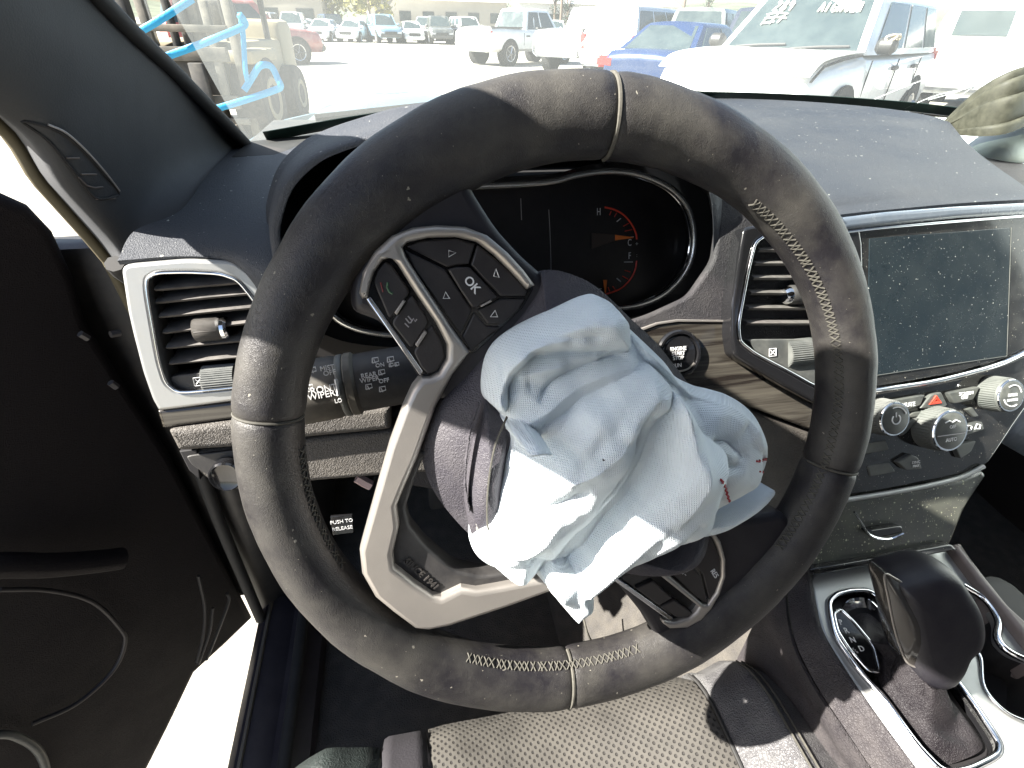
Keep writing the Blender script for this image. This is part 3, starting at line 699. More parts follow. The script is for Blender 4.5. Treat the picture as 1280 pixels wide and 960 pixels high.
vl = vent(DL, rnd(outL, .18), inL, [(192, 362, 300, 353), (194, 378, 318, 366), (198, 396, 328, 383), (203, 416, 330, 401), (207, 435, 330, 423), (211, 455, 330, 443)], .012, body_m=m_silver2)
slab('vent_panel', DL, rnd([(213, 470), (330, 457), (330, 479), (289, 484), (224, 490), (214, 482)], .15), -.01, .008, m_plas, vl, bev=.001)
kb = DL.hit(262, 411, .004)
mb = MB(); mb.add(*lathe_geo(kb-V((.011, 0, 0)), (1, 0, 0), [(.0095, 0), (.0105, .002), (.0105, .019), (.0095, .021)], 28)); mb.obj('vent_knob', M('vent_knob', (.06, .055, .05), .4, grain=('weave', 700, .0006), dust=(.3, 50, (.25, .23, .2))), vl)
lathe('knob_cap', kb+V((.0105, 0, 0)), (1, 0, 0), [(.0100, 0), (.0100, .003), (.0085, .005)], m_chrome, vl, n=24)
def thumbwheel(pl, px, h, w_, par):
    c = pl.hit(*px, h-.008); mb = MB(); n = 40
    for i in range(n):
        a = 2*math.pi*i/n
        mb.tube([c-pl.u*w_/2+(pl.n*math.cos(a)+pl.v*math.sin(a))*.0125, c+pl.u*w_/2+(pl.n*math.cos(a)+pl.v*math.sin(a))*.0125], .0009, n=4)
    mb.add(*lathe_geo(c-pl.u*w_/2, pl.u, [(.012, 0), (.0124, .001), (.0124, w_-.001), (.012, w_)], 32)); return mb.obj('thumbwheel', m_knob, par)
thumbwheel(DL, (277, 474), .010, .026, vl)
def icon_box(pl, px, h, s, par):
    a, b = pl.uv(*px, h)
    for q in ([(-s, -s), (s, -s), (s, s), (-s, s), (-s, -s)], [(-s*.6, -s*.6), (s*.6, s*.6)], [(-s*.6, s*.6), (s*.6, -s*.6)]):
        tube('lettering', [pl.P(a+x, b+y, h) for x, y in q], .00045, m_white, par, n=4)
icon_box(DL, (248, 477), .0085, .0036, vl)
inR = rnd([(962, 291), (1010, 286), (1062, 290), (1066, 400), (1062, 500), (1016, 481), (986, 464), (944, 442), (925, 427), (923, 405), (935, 340), (944, 303)], .25, 4)
outR = rnd([(930, 284), (958, 279), (1010, 274), (1080, 276), (1080, 530), (1016, 503), (975, 480), (918, 446), (914, 420), (915, 380), (924, 320)], .2, 4)
vr = vent(SP, outR, inR, [(950, 312, 1064, 312), (946, 329, 1064, 329), (943, 347, 1064, 347), (940, 366, 1064, 366), (937, 385, 1064, 385), (935, 404, 1064, 404)], .010, body_m=m_gloss_c)
slab('vent_panel', SP, rnd([(934, 424), (1064, 424), (1064, 499), (1016, 479), (986, 462), (946, 440)], .12), -.01, .006, m_btn, vr, bev=.001)
thumbwheel(SP, (996, 441), .008, .028, vr); icon_box(SP, (966, 440.5), .0065, .0034, vr)
kb = SP.hit(1000, 368, .004)
lathe('vent_knob', kb-V((.012, 0, 0)), (1, 0, 0), [(.008, 0), (.009, .002), (.009, .02), (.008, .022)], m_plas, vr, n=24)
lathe('knob_cap', kb-V((.018, 0, 0)), (1, 0, 0), [(.006, 0), (.008, .003), (.008, .006)], m_chrome, vr, n=24)

# ---- strips below the left vent, knee bolster and lamp switch
slab('wood_trim', DL, rnd([(196, 513), (292, 502), (352, 497), (520, 480), (520, 498), (384, 512), (300, 523), (203, 536)], .06), -.03, .010, m_wood, dash, bev=.003)
slab('leather_strip', DL, rnd([(208, 538), (300, 526), (384, 518), (488, 508), (489, 538), (384, 548), (300, 560), (222, 565)], .12), -.03, .014, m_knee, dash, bev=.006, res=4)
slab('knee_panel', DL, rnd([(224, 566), (300, 560), (384, 548), (489, 538), (560, 532), (560, 590), (470, 596), (388, 603), (330, 612), (297, 614), (258, 600), (234, 580)], .15), -.03, .004, m_knee, dash, bev=.005, res=3)
slab('switch_plate', DL, rnd([(232, 570), (300, 562), (330, 560), (330, 606), (297, 608), (262, 596), (240, 582)], .2), -.01, .006, m_plas, dash, bev=.001)
ls = DL.hit(287, 588, .006)
lathe('lamp_switch', ls, DL.n, [(.0145, 0), (.0145, .012), (.0130, .014), (.011, .013)], m_gloss_c, dash, n=32)
slab('knee_gap', DL, [(224, 564), (246, 562), (250, 600), (236, 588)], -.02, .0045, m_dark, dash, bev=.001)
# underside between the knee panels and the floor
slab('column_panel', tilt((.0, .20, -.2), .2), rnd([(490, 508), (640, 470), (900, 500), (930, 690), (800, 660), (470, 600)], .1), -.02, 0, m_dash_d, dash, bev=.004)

# ---- centre stack
slab('stack_lip', SP, rnd([(1046, 272), (1110, 264), (1200, 257), (1296, 252), (1296, 266), (1200, 272), (1110, 281), (1058, 287)], .1), -.02, .0150, M('stack_lip', (.10, .12, .15), .22, coat=.4, dust=(.2, 40, (.3, .3, .3))), dash, bev=.004, res=4)
scr = slab('touchscreen', SP, rnd([(1040, 292), (1110, 283), (1200, 275), (1300, 266), (1302, 436), (1262, 446), (1200, 466), (1100, 484), (1040, 494)], .05), -.02, .0085, m_gloss, dash, bev=.002)
tube('chrome_strip', [SP.hit(*p, .0095) for p in cr([(1050, 291), (1110, 284), (1200, 276), (1300, 268)], 6)], .0016, m_chrome, scr, n=8)
tube('chrome_strip', [SP.hit(*p, .0105) for p in cr([(1040, 497), (1100, 487), (1160, 478), (1200, 469), (1240, 458), (1265, 448), (1300, 430)], 6)], .0024, m_chrome, scr, n=8)
slab('display', SP, [(1087, 298), (1264, 284.5), (1258.5, 445), (1084, 471)], .004, .0093, m_screen, scr, bev=.0004)
dl = [(1087, 298), (1264, 284.5), (1258.5, 445), (1084, 471)]
tube('display_edge', [SP.hit(*p, .0094) for p in dl[1:]], .0004, m_btn, scr, n=4)
cp = slab('climate_panel', SP, rnd([(1040, 499), (1100, 490), (1200, 473), (1264, 452), (1300, 436), (1296, 490), (1268, 530), (1235, 580), (1200, 594), (1100, 614), (1040, 622)], .06), -.02, .0045, m_gloss, dash, bev=.002)
tube('chrome_strip', [SP.hit(*p, .0070) for p in cr([(1050, 626), (1100, 618), (1150, 609), (1200, 597), (1229, 583)], 6)], .0026, m_silver2, cp, n=8)
def btn(pts, h1=.0095, m=None, r=.12): return slab('button', SP, rnd(pts, r, 3), .0, h1, m or m_btn, cp, bev=.0012)
btn([(1112, 501), (1157, 493), (1151, 507), (1130, 514), (1114, 514)]); btn([(1150, 511), (1165, 493), (1177, 490), (1185, 506), (1181, 509)])
btn([(1186, 491), (1226, 483), (1217, 500), (1194, 505)]); btn([(1122, 532), (1150, 522), (1134, 541), (1128, 545)])
btn([(1130, 523), (1142, 515), (1165, 513), (1160, 520)], .007); btn([(1178, 517), (1205, 514), (1207, 524), (1190, 534)])
btn([(1206, 532), (1228, 527), (1231, 537), (1194, 549)]); btn([(1193, 557), (1221, 551), (1214, 565), (1201, 574)])
btn([(1122, 578), (1139, 568), (1148, 572), (1153, 586), (1133, 588)]); btn([(1207, 512), (1216, 509), (1224, 520), (1218, 522)], .007)
btn([(1085, 583), (1112, 578), (1120, 590), (1088, 596)], .006); btn([(1079, 556), (1108, 551), (1112, 562), (1082, 568)], .006)
def ltr(s, x, y, size, h=.0098, m=m_white, **k): return text('lettering', SP, x, y, h, s, size, m, cp, **k)
ltr('MUTE', 1136, 506, .0060); ltr('SCREEN', 1208, 492, .0048); ltr('OFF', 1206, 497, .0048)
for pts, m in (([(1162, 505), (1170, 495), (1176, 503)], m_red), ([(1165.5, 503), (1170, 498), (1173, 502)], m_red)):
    tube('lettering', [SP.hit(*p, .0099) for p in pts], .0011, m, cp, n=4, closed=True)
tube('lettering', [SP.hit(*p, .0099) for p in ((1191, 526), (1196, 521.5), (1201, 524))], .0009, m_red, cp, n=4)
for x, y in ((1211, 535), (1222, 533)):
    tube('lettering', [SP.hit(x+a, y+b, .0099) for a, b in ((-3.5, 3), (-1, -3), (3.5, -2), (2.5, 3))], .0007, m_white, cp, n=4, closed=True)
ltr('SYNC', 1145, 578, .0038); ltr('MAX', 1145, 582.5, .0034)
def knob(px, r, L_, txts):
    c = SP.hit(*px, .004); mb = MB(); n = 46
    prof = [(r*1.06, 0), (r*1.04, .003), (r, L_-.003), (r*.985, L_-.001), (r*.94, L_)]
    k = lathe('knob', c, SP.n, prof, m_knob, cp, n=40)
    for i in range(n):
        a = 2*math.pi*i/n; d = SP.u*math.cos(a)+SP.v*math.sin(a)
        mb.tube([c+d*r*1.035+SP.n*.003, c+d*r*1.0+SP.n*(L_-.003)], .00075, n=4)
    mb.obj('knob', m_knob, cp); fc = c+SP.n*(L_+.0002)
    lathe('chrome_ring', c+SP.n*(L_-.0022), SP.n, [(r*.965, 0), (r*.985, .0018), (r*.95, .0028), (r*.86, .0028)], m_chrome, cp, n=40)
    lathe('knob_face', c+SP.n*(L_-.001), SP.n, [(r*.87, 0), (r*.87, .0018), (r*.83, .0022)], m_btn, cp, n=40)
    a0, b0 = (c-SP.o).dot(SP.u), (c-SP.o).dot(SP.v)
    for s, dx, dy, sz in txts: text('lettering', SP, 0, 0, L_+.0054, s, sz, m_white, cp, at=(a0+dx, b0+dy), sx=.9)
    return c, a0, b0
kc = knob((1161, 533), .0205, .021, [('OFF', .001, .004, .0045), ('AUTO', 0, -.0085, .005)])
tube('lettering', [SP.P(kc[1]+x, kc[2]+y, .0264) for x, y in ((-.008, .009), (-.003, .0105), (0, .0085), (.004, .0105), (.009, .008))], .0008, m_white, cp, n=4)
tube('knob_split', [SP.P(kc[1]+x, kc[2]-.0035, .0262) for x in (-.016, .016)], .0006, m_dim, cp, n=4)
kl = knob((1095, 519), .0165, .020, [])
tube('lettering', [SP.P(kl[1]+.0045*math.sin(rad(t)), kl[2]+.0045*math.cos(rad(t)), .0254) for t in range(35, 330, 20)], .0007, m_white, cp, n=4)
tube('lettering', [SP.P(kl[1]+x, kl[2]+y, .0254) for x, y in ((0, .002), (0, .0065))], .0007, m_white, cp, n=4)
tube('lettering', [SP.P(kl[1]+.0115*math.sin(rad(t)), kl[2]+.0115*math.cos(rad(t)), .0254) for t in range(-20, 80, 10)], .0006, m_white, cp, n=4)
kr = knob((1236, 491), .0165, .020, [('ENTER', 0, .0008, .0042), ('BROWSE', 0, -.0042, .0036)])
for t0 in (20, 200):
    tube('lettering', [SP.P(kr[1]+.0105*math.sin(rad(t)), kr[2]+.0105*math.cos(rad(t)), .0254) for t in range(t0-50, t0+70, 15)], .0007, m_white, cp, n=4)
# lower bin door
bd = slab('bin_door', SP, rnd([(1040, 628), (1100, 620), (1205, 600), (1232, 590), (1205, 640), (1188, 682), (1100, 697), (1012, 712)], .06), -.03, .000, M('bin_door', (.055, .056, .050), .28, coat=.2, dust=(.35, 50, (.16, .17, .12)), specks=(380, .17, .30, (.50, .50, .36))), dash, bev=.004)
slab('bin_lip', SP, rnd([(1012, 712), (1100, 697), (1190, 681), (1198, 688), (1100, 705), (1018, 720)], .1), -.03, .008, m_gloss, dash, bev=.002)
slab('bin_handle', SP, rnd([(1084, 664), (1128, 657), (1130, 666), (1095, 674)], .2), -.005, .009, m_gloss_c, dash, bev=.002)
tube('chrome_strip', [SP.hit(*p, .0092) for p in cr([(1068, 640), (1078, 656), (1089, 670), (1110, 674), (1129, 667)], 5)], .0012, m_chrome, dash, n=6)

# ================================================================== COLUMN AND STALK
col = thing('steering_column', (0, .12, -.05), 'dark plastic shroud of the steering column behind the wheel', 'steering column')
cx_ = V((0, math.cos(TW), -math.sin(TW)))
mb = MB(); prof = []
vs, fs = lathe_geo(V((0, 0, 0))+cx_*.012, cx_, [(.045, 0), (.062, .012), (.070, .05), (.074, .12), (.080, .22)], 36)
vs = [V((v.x*1.05, v.y, v.z)) for v in vs]
obj('column_shroud', mesh(vs, fs), m_plas, col)
ridge = [LIP.hit(*p, -.03) for p in cr([(400, 428), (425, 434), (460, 445), (500, 452)], 4)]
stalk = thing('wiper_stalk', (-.1, .09, .02), 'black wiper stalk with white symbols beside the steering wheel', 'stalk')
STP = tilt((-.08, .075, .02), .35)
s0, s1 = STP.hit(540, 462, 0), STP.hit(372, 492, 0); ax = (s1-s0).normalized(); L_ = (s1-s0).length
rs = .0185
lathe('stalk_arm', s0, ax, [(rs*.9, 0), (rs*1.02, .01), (rs*1.02, L_*.55)], m_plas, stalk, n=32)
lathe('stalk_ring', s0+ax*L_*.55, ax, [(rs*1.0, 0), (rs*1.10, .002), (rs*1.10, L_*.07), (rs*1.0, L_*.07+.002)], M('stalk_ring', (.07, .065, .055), .5, dust=(.5, 60, (.22, .2, .16))), stalk, n=32)
lathe('stalk_ring', s0+ax*L_*.635, ax, [(rs*1.07, 0), (rs*1.09, .001), (rs*1.09, .003), (rs*1.06, .004)], m_knob, stalk, n=32)
lathe('stalk_tip', s0+ax*(L_*.635+.004), ax, [(rs*1.04, 0), (rs*1.10, .004), (rs*1.10, L_*.40), (rs*.9, L_*.45)], M('stalk_tip', (.05, .047, .042), .5, dust=(.5, 60, (.2, .18, .15))), stalk, n=32)
SF = PL(s0+(-STP.n*0), -ax, V((0, math.sin(.35), math.cos(.35))))
if SF.n.y > 0: SF = PL(s0, ax, V((0, math.sin(.35), math.cos(.35))))
def st_txt(s, px, py, size, m=m_white, h=None): return text('lettering', SF, px, py, rs*1.1+.0006 if h is None else h, s, size, m, stalk, extrude=.0006)
st_txt('FRONT', 402, 487, .0056); st_txt('WIPER', 402, 494, .0056); st_txt('REAR', 461, 469, .0040); st_txt('WIPER', 462, 474.5, .0040)
st_txt('LO', 423, 501, .0034); st_txt('ON', 475, 456.5, .0034); st_txt('OFF', 480, 476, .0036); st_txt('OFF', 412, 466, .0042); st_txt('MIST', 409, 460, .0040)
def st_icon(px, py, k=.48):
    a, b = SF.uv(px, py, rs*1.1)
    for q in ([(-.004, -.003), (-.003, .003), (.004, .003), (.004, -.002), (-.004, -.003)], [(0, -.004), (-.0015, .0015)]):
        tube('lettering', [SF.P(a+x*k, b+y*k, rs*1.1+.0006) for x, y in q], .00035, m_white, stalk, n=4)
for p in ((461, 483), (469, 450), (477, 465), (478, 486), (391, 462), (387, 484)): st_icon(*p)
for p in ((489, 456), (496, 455)): st_icon(*p, k=.32)
st_icon(488, 449, .5)
tube('lettering', [SF.P(*SF.uv(x, y, rs*1.1), rs*1.1+.0006) for x, y in ((420, 474), (423, 494))], .0011, m_white, stalk, n=4)
# ================================================================== CENTRE CONSOLE
CO = PL((.30, .03, -.255), (1, 0, 0), (0, math.cos(.10), math.sin(.10)))
con = thing('center_console', (.33, -.1, -.6), 'silver and black centre console with chrome edged shifter gate', 'console')
plate_o = [(1010, 716), (1100, 700), (1195, 683), (1215, 700), (1230, 727), (1262, 765), (1300, 800), (1320, 1010), (1175, 1010), (1147, 962), (1091, 889), (1054, 836), (1027, 792), (1018, 760)]
gate_o = [(1038, 770), (1036, 752), (1046, 742), (1064, 738), (1086, 738), (1100, 748), (1112, 764), (1140, 790), (1180, 830), (1216, 878), (1250, 929), (1247, 944), (1210, 962), (1180, 966), (1145, 930), (1107, 874), (1072, 836), (1044, 796)]
cup_o = [(1192, 800), (1212, 808), (1226, 822), (1231, 860), (1258, 890), (1292, 905), (1300, 830), (1262, 815), (1246, 798), (1247, 776), (1232, 750), (1206, 732), (1192, 742)]
plate = slab('console_plate', CO, [rnd(plate_o, .2), rnd(gate_o, .3), rnd(cup_o, .3)], -.012, 0, m_silver2, con, bev=.004, res=3)
tube('chrome_ring', [CO.hit(*p, .0015) for p in rnd(gate_o, .35, 4)], .0024, m_chrome, con, closed=True, n=10)
tube('chrome_ring', [CO.hit(*p, .0015) for p in cr([(1204, 732), (1232, 750), (1248, 776), (1247, 798), (1262, 815), (1300, 832)], 6)], .0034, m_chrome, con, n=10)
tube('plate_edge', [CO.hit(*p, .001) for p in cr([(1193, 801), (1212, 808), (1226, 822), (1231, 860), (1258, 890), (1292, 905)], 6)], .0012, m_chrome, con, n=8)
slab('cup_well', CO, rnd(cup_o, .3), -.090, -.085, m_dark, con, bev=.001, hpx=0)
cw = rnd(cup_o, .3); obj('cup_wall', sheet([[CO.hit(*p, -.002) for p in cw+cw[:1]], [CO.hit(*p, -.002)-CO.n*.085 for p in cw+cw[:1]]]), m_plas, con)
gw = rnd(gate_o, .3); obj('gate_wall', sheet([[CO.hit(*p, .0) for p in gw+gw[:1]], [CO.hit(*p, 0)-CO.n*.02 for p in gw+gw[:1]]]), m_gloss_c, con)
# chrome slope at the front of the gate
gs = patch([[CO.hit(*p, .002) for p in ((1052, 758), (1064, 748), (1082, 747), (1096, 757), (1104, 770))], [CO.hit(*p, -.006) for p in ((1058, 766), (1068, 760), (1082, 759), (1093, 766), (1100, 777))]], 5, 4)
obj('gate_slope', sheet(gs, .001), m_chrome, con)
ind = slab('gear_indicator', CO, rnd([(1043, 768), (1051, 763), (1066, 778), (1091, 808), (1098, 838), (1086, 837), (1063, 811), (1048, 788)], .25), -.012, .0035, m_gloss_c, con, bev=.001)
ir = rnd([(1042, 767), (1051, 761.5), (1067, 777), (1092, 807), (1100, 840), (1086, 839), (1062, 812), (1047, 789)], .25)
tube('chrome_ring', [CO.hit(*p, .003) for p in ir], .0014, m_chrome, ind, closed=True, n=8)
for s, x, y in (('P', 1051, 778), ('R', 1058, 788.5), ('N', 1066, 800), ('D', 1077, 811)):
    text('lettering', CO, x, y, .0038, s, .0068, m_white, ind, rot=rad(-8))
text('lettering', CO, 1068, 813, .0038, '-M+', .0042, m_dim, ind, rot=rad(-55))
# boot
bp_o = [(1062, 770), (1085, 762), (1103, 774), (1130, 800), (1170, 838), (1205, 880), (1236, 926), (1212, 946), (1182, 948), (1150, 916), (1116, 876), (1098, 842), (1092, 808), (1068, 780)]
bo = cr(bp_o, 6, True); U = [CO.uv(*p, 0) for p in bo]; bc = CO.uv(1142, 842, .02)
rows = []
for i in range(16):
    t = i/15; k = 1-.72*t**.8; h = -.010+.040*t**1.3
    rows.append([CO.P(bc[0]+(a-bc[0])*k+.003*math.sin(11*t+a*60)*t*(1-t), bc[1]+(b-bc[1])*k, h+.005*math.sin(t*9.5+math.sin(a*90))*(1-t)) for a, b in U+U[:1]])
m_boot = M('boot_leather', (.012, .010, .012), .55, spec=.3, grain=('leather', 500, .0003), dust=(.15, 40, (.1, .09, .09)))
obj('gear_boot', sheet(rows), m_boot, con, sharp=70)
slab('boot_floor', CO, rnd(gate_o, .3), -.022, -.014, m_dark, con, bev=.001, hpx=0)
# driver's side of the console
e_px = [(1010, 716), (1018, 760), (1027, 792), (1054, 836), (1091, 889), (1147, 962), (1185, 1010)]
r0 = [CO.hit(*p, -.002) for p in e_px]
r1 = [Zp(*p) for p in [(985, 735, -.268), (990, 775, -.275), (1000, 812, -.282), (1024, 858, -.290), (1060, 912, -.298), (1110, 985, -.306), (1150, 1040, -.312)]]
r2 = [Zp(*p) for p in [(955, 760, -.30), (962, 795, -.315), (978, 830, -.325), (1003, 876, -.335), (1038, 935, -.345), (1085, 1005, -.355), (1120, 1060, -.36)]]
r3 = [p+V((-.004, -.006, -.10)) for p in r2]; r4 = [p+V((-.004, -.01, -.35)) for p in r2]
obj('console_side', sheet(patch([r0, [p+(q-p)*.25+V((0, 0, .004)) for p, q in zip(r0, r1)], r1], 5, 4), .003), m_pad_c := M('console_leather', (.028, .025, .028), .55, spec=.35, grain=('leather', 420, .0004), dust=(.25, 25, (.2, .18, .17))), con, sharp=60)
obj('console_side', sheet(patch([[p+V((-.0015, 0, -.002)) for p in r1], [p+(q-p)*.5+V((-.003, 0, .003)) for p, q in zip(r1, r2)], r2, r3, r4], 5, 4), .003), m_pad_c, con, sharp=60)
tube('stitch_line', [p+V((-.001, -.001, .001)) for p in cr(r1, 5)], .0009, m_thread_d, con, n=5)
# passenger side of the console and tunnel body
slab('console_bolster', CO, rnd([(1190, 680), (1200, 678), (1232, 720), (1262, 757), (1310, 800), (1310, 830), (1262, 770), (1228, 730)], .1), -.03, .012, M('bolster', (.18, .15, .14), .5, dust=(.4, 40, (.3, .27, .25))), con, bev=.004)
box('console_body', (.42, -.14, -.48), (.27, .34, .34), m_dark, con, bev=.02)
box('console_body', (.42, -.60, -.34), (.22, .5, .30), m_plas, con, bev=.03)
# ---- shifter
shf = thing('gear_shifter', CO.P(*CO.uv(1150, 840, .02), 0), 'black leather gear shifter with a glossy grey front insert', 'gear shifter')
KP = PL(CO.hit(1152, 775, .055), V((.93, -.30, -.05)), V((.12, .42, .90)))
kn_o = cr([(1099, 717), (1106, 708), (1126, 702), (1154, 696), (1176, 702), (1191, 722), (1204, 745), (1209, 770), (1204, 792), (1190, 806), (1180, 828), (1166, 844), (1146, 846), (1128, 832), (1117, 800), (1109, 760)], 5, True)
KU = [KP.uv(*p, 0) for p in kn_o]; kc2 = np.mean(KU, 0)
rows = []
for i in range(-12, 13):
    a = math.pi/2*i/12; k = max(math.cos(a), 0)**.26+.0005; h = .029*math.sin(a)
    rows.append([KP.P(kc2[0]+(u_-kc2[0])*k, kc2[1]+(v_-kc2[1])*k, h) for u_, v_ in KU+KU[:1]])
me = sheet(rows); obj('shifter_knob', me, m_rim_s, shf, sharp=70)
gl = cr([(1107, 720), (1120, 724), (1136, 735), (1150, 752), (1160, 772), (1162, 800), (1160, 832), (1149, 836), (1135, 829), (1126, 808), (1119, 785), (1112, 750)], 5, True)
GU = [KP.uv(*p, .020) for p in gl]; gc = np.mean(GU, 0); rows = []
for i in range(8):
    t = i/7; k = 1-t*.98
    rows.append([KP.P(gc[0]+(a-gc[0])*k, gc[1]+(b-gc[1])*k, .018+.010*(1-k**2)) for a, b in GU+GU[:1]])
rows.insert(0, [KP.P(gc[0]+(a-gc[0])*1.02, gc[1]+(b-gc[1])*1.02, .0) for a, b in GU+GU[:1]])
obj('knob_insert', sheet(rows), M('knob_insert', (.045, .041, .037), .14, coat=.4), shf, sharp=50)
tube('insert_edge', [KP.P(a, b, .0185) for a, b in GU], .0008, m_silver, shf, closed=True, n=6)
lathe('shifter_stem', CO.P(*CO.uv(1150, 848, .02), .012), KP.v, [(.017, 0), (.015, .02), (.016, .04)], m_boot, shf, n=24)

# ================================================================== DRIVER SEAT
seat = thing('driver_seat', (0, -.25, -.62), 'grey perforated leather driver seat with smooth side bolsters', 'car seat')
def perf():
    m = M('perforated_leather', (.056, .052, .046), .6, dust=(.5, 14, (.11, .101, .085)), var=(30, .25))
    N = m.node_tree.nodes; L = m.node_tree.links; b = N['Principled BSDF']
    tc = N.new('ShaderNodeTexCoord'); mp = N.new('ShaderNodeMapping'); mp.inputs['Scale'].default_value = (1, 1, 0); mp.inputs['Rotation'].default_value = (0, 0, rad(45))
    v = N.new('ShaderNodeTexVoronoi'); v.inputs['Scale'].default_value = 185; v.inputs['Randomness'].default_value = 0.0; v.voronoi_dimensions = '2D'
    L.new(tc.outputs['Object'], mp.inputs[0]); L.new(mp.outputs[0], v.inputs['Vector'])
    r = N.new('ShaderNodeMapRange'); r.inputs[1].default_value = .20; r.inputs[2].default_value = .30; L.new(v.outputs['Distance'], r.inputs[0])
    old = b.inputs['Base Color'].links[0].from_socket
    mx = N.new('ShaderNodeMix'); mx.data_type = 'RGBA'; L.new(r.outputs[0], mx.inputs[0]); mx.inputs[6].default_value = (.02, .018, .016, 1); L.new(old, mx.inputs[7]); L.new(mx.outputs[2], b.inputs['Base Color'])
    bp = N.new('ShaderNodeBump'); bp.inputs['Distance'].default_value = .0012; L.new(r.outputs[0], bp.inputs['Height']); L.new(bp.outputs[0], b.inputs['Normal'])
    return m
m_perf = perf(); m_seat = M('seat_leather', (.060, .058, .062), .42, grain=('leather', 420, .0004), dust=(.45, 20, (.25, .25, .24)))
def sz(x, y):     # seat surface height
    z = -.365-.03*math.cos(min(1, abs(x)/.17)*math.pi/2)
    s = max(0, (abs(x)-.15)/.06); z += .030*min(1, s)**2*(1 if s < 1 else 1)
    if abs(x) > .21: z -= .9*(abs(x)-.21)**1.25
    yf = .035-.02*(x/.2)**2
    if y > yf-.06: z -= .06*(1-math.sqrt(max(0, 1-min(1, (y-yf+.06)/.07)**2)))
    return z+.0015*noise.noise(V((x*14, y*14, 1)))
def seat_part(name, x0, x1, y0, y1, mat, dz=0, nx=18, ny=30):
    rows = []
    for j in range(ny+1):
        y = y0+(y1-y0)*j/ny; rows.append([V((x0(y)+(x1(y)-x0(y))*i/nx, y, 0)) for i in range(nx+1)])
    for r in rows:
        for i, p in enumerate(r):
            e = min(i, nx-i)/nx; p.z = sz(p.x, p.y)+dz-.007*math.exp(-e*22)
    last = [p+V((0, .006, -.16)) for p in rows[-1]]; mid = [p+V((0, .006, -.03)) for p in rows[-1]]
    return obj(name, sheet(rows+[mid, last], .006), mat, seat, sharp=60)
xl = lambda y: -.118-.10*(y+.05)*.4; xr = lambda y: .165+.03*(y+.1)
seat_part('seat_center', xl, xr, -.55, .030, m_perf)
seat_part('seat_bolster', lambda y: xr(y)+.002, lambda y: .262, -.55, .028, m_seat)
seat_part('seat_bolster', lambda y: -.165, lambda y: xl(y)-.002, -.55, .024, M('seat_dark_fabric', (.022, .020, .024), .75, grain=('noise', 500, .0004)), nx=8)
seat_part('seat_bolster', lambda y: -.26, lambda y: -.167, -.55, .010, M('seat_green_leather', (.028, .036, .034), .5, grain=('leather', 420, .0004)), nx=10)
for dx in (0, .008):
    tube('seam_stitch', [V((.212+dx, y, sz(.212+dx, y)+.001)) for y in np.linspace(-.5, .01, 40)], .0011, m_thread_d, seat, n=5)
tube('piping', [V((xr(y)+.001, y, sz(xr(y), y)-.004)) for y in np.linspace(-.5, .02, 40)], .0018, m_rubber, seat, n=6)
box('seat_base', (0, -.28, -.56), (.46, .56, .10), m_plas, seat, bev=.03)
bk = patch([[V((x, -.62+.12*abs(x)**1.2, -.40)) for x in (-.25, -.12, 0, .12, .25)], [V((x, -.70+.25*abs(x)**1.4, -.1)) for x in (-.26, -.13, 0, .13, .26)], [V((x, -.80+.2*abs(x)**1.4, .25)) for x in (-.22, -.1, 0, .1, .22)]], 5, 8)
obj('backrest', sheet(bk, .09), m_seat, seat, sharp=60)

# ================================================================== CAR BODY (pillars, roof, hood, floor, sill)
body = thing('car_body', (.38, .4, -1.0), 'interior shell of the wrecked car with dark windscreen pillar and pale hood', 'car body')
m_pil = M('pillar_trim', (.050, .052, .056), .75, grain=('noise', 700, .0003), var=(30, .15))
m_trimd = M('trim_brown', (.040, .033, .030), .7, grain=('noise', 600, .0003))
def X_(px, py, x): return PL((x, 0, 0), (0, 1, 0), (0, 0, 1)).hit(px, py)
# A pillar: sections from the base on the dash up to the roof, each going from glass edge round to the door edge
pc = [
 [V(p) for p in (Zp(322, 205, .030), Zp(300, 205, .040), Zp(250, 245, .045), Zp(205, 290, .030), X_(165, 345, -.345), X_(150, 330, -.36), X_(138, 322, -.40))],
 [V(p) for p in (Zp(312, 186, .046), Zp(285, 175, .062), X_(215, 205, -.322), X_(170, 250, -.332), X_(150, 300, -.345), X_(132, 300, -.36), X_(112, 292, -.40))],
 [V(p) for p in (X_(225, 98, -.303), X_(200, 95, -.306), X_(150, 130, -.312), X_(105, 185, -.325), X_(82, 228, -.343), X_(70, 232, -.36), X_(55, 226, -.40))],
 [V(p) for p in (X_(122, -2, -.298), X_(97, 0, -.300), X_(50, 35, -.305), X_(15, 95, -.322), X_(0, 140, -.343), X_(-12, 135, -.36), X_(-30, 130, -.40))],
]
t1 = [V(p) for p in ((-.286, .095, .318), (-.288, .088, .314), (-.300, .065, .290), (-.322, .075, .245), (-.343, .070, .226), (-.362, .070, .221), (-.402, .075, .216))]  # sections above the view, shaped to set the pillar's shadow edges
t1b = [V(p) for p in ((-.275, -.03, .402), (-.277, -.04, .398), (-.295, -.045, .372), (-.320, -.04, .345), (-.341, -.04, .328), (-.360, -.04, .323), (-.400, -.035, .318))]
t2 = [V(p) for p in ((-.262, -.185, .545), (-.264, -.20, .540), (-.280, -.22, .50), (-.310, -.22, .46), (-.330, -.22, .43), (-.350, -.22, .425), (-.39, -.22, .42))]
pr = patch(pc+[t1, t1b, t2], 5, 6)
obj('windscreen_pillar', sheet(pr, .0), m_pil, body, sharp=60)
obj('pillar_skin', sheet([[r[0] for r in pr], [r[0]+V((-.035, .045, .012)) for r in pr], [r[-1]+V((-.02, .03, .01)) for r in pr], [r[-1] for r in pr]]), m_plas, body)
tube('pillar_seal', [r[0]+V((.001, .0, .0)) for r in pr], .0075, m_rubber, body, n=8)
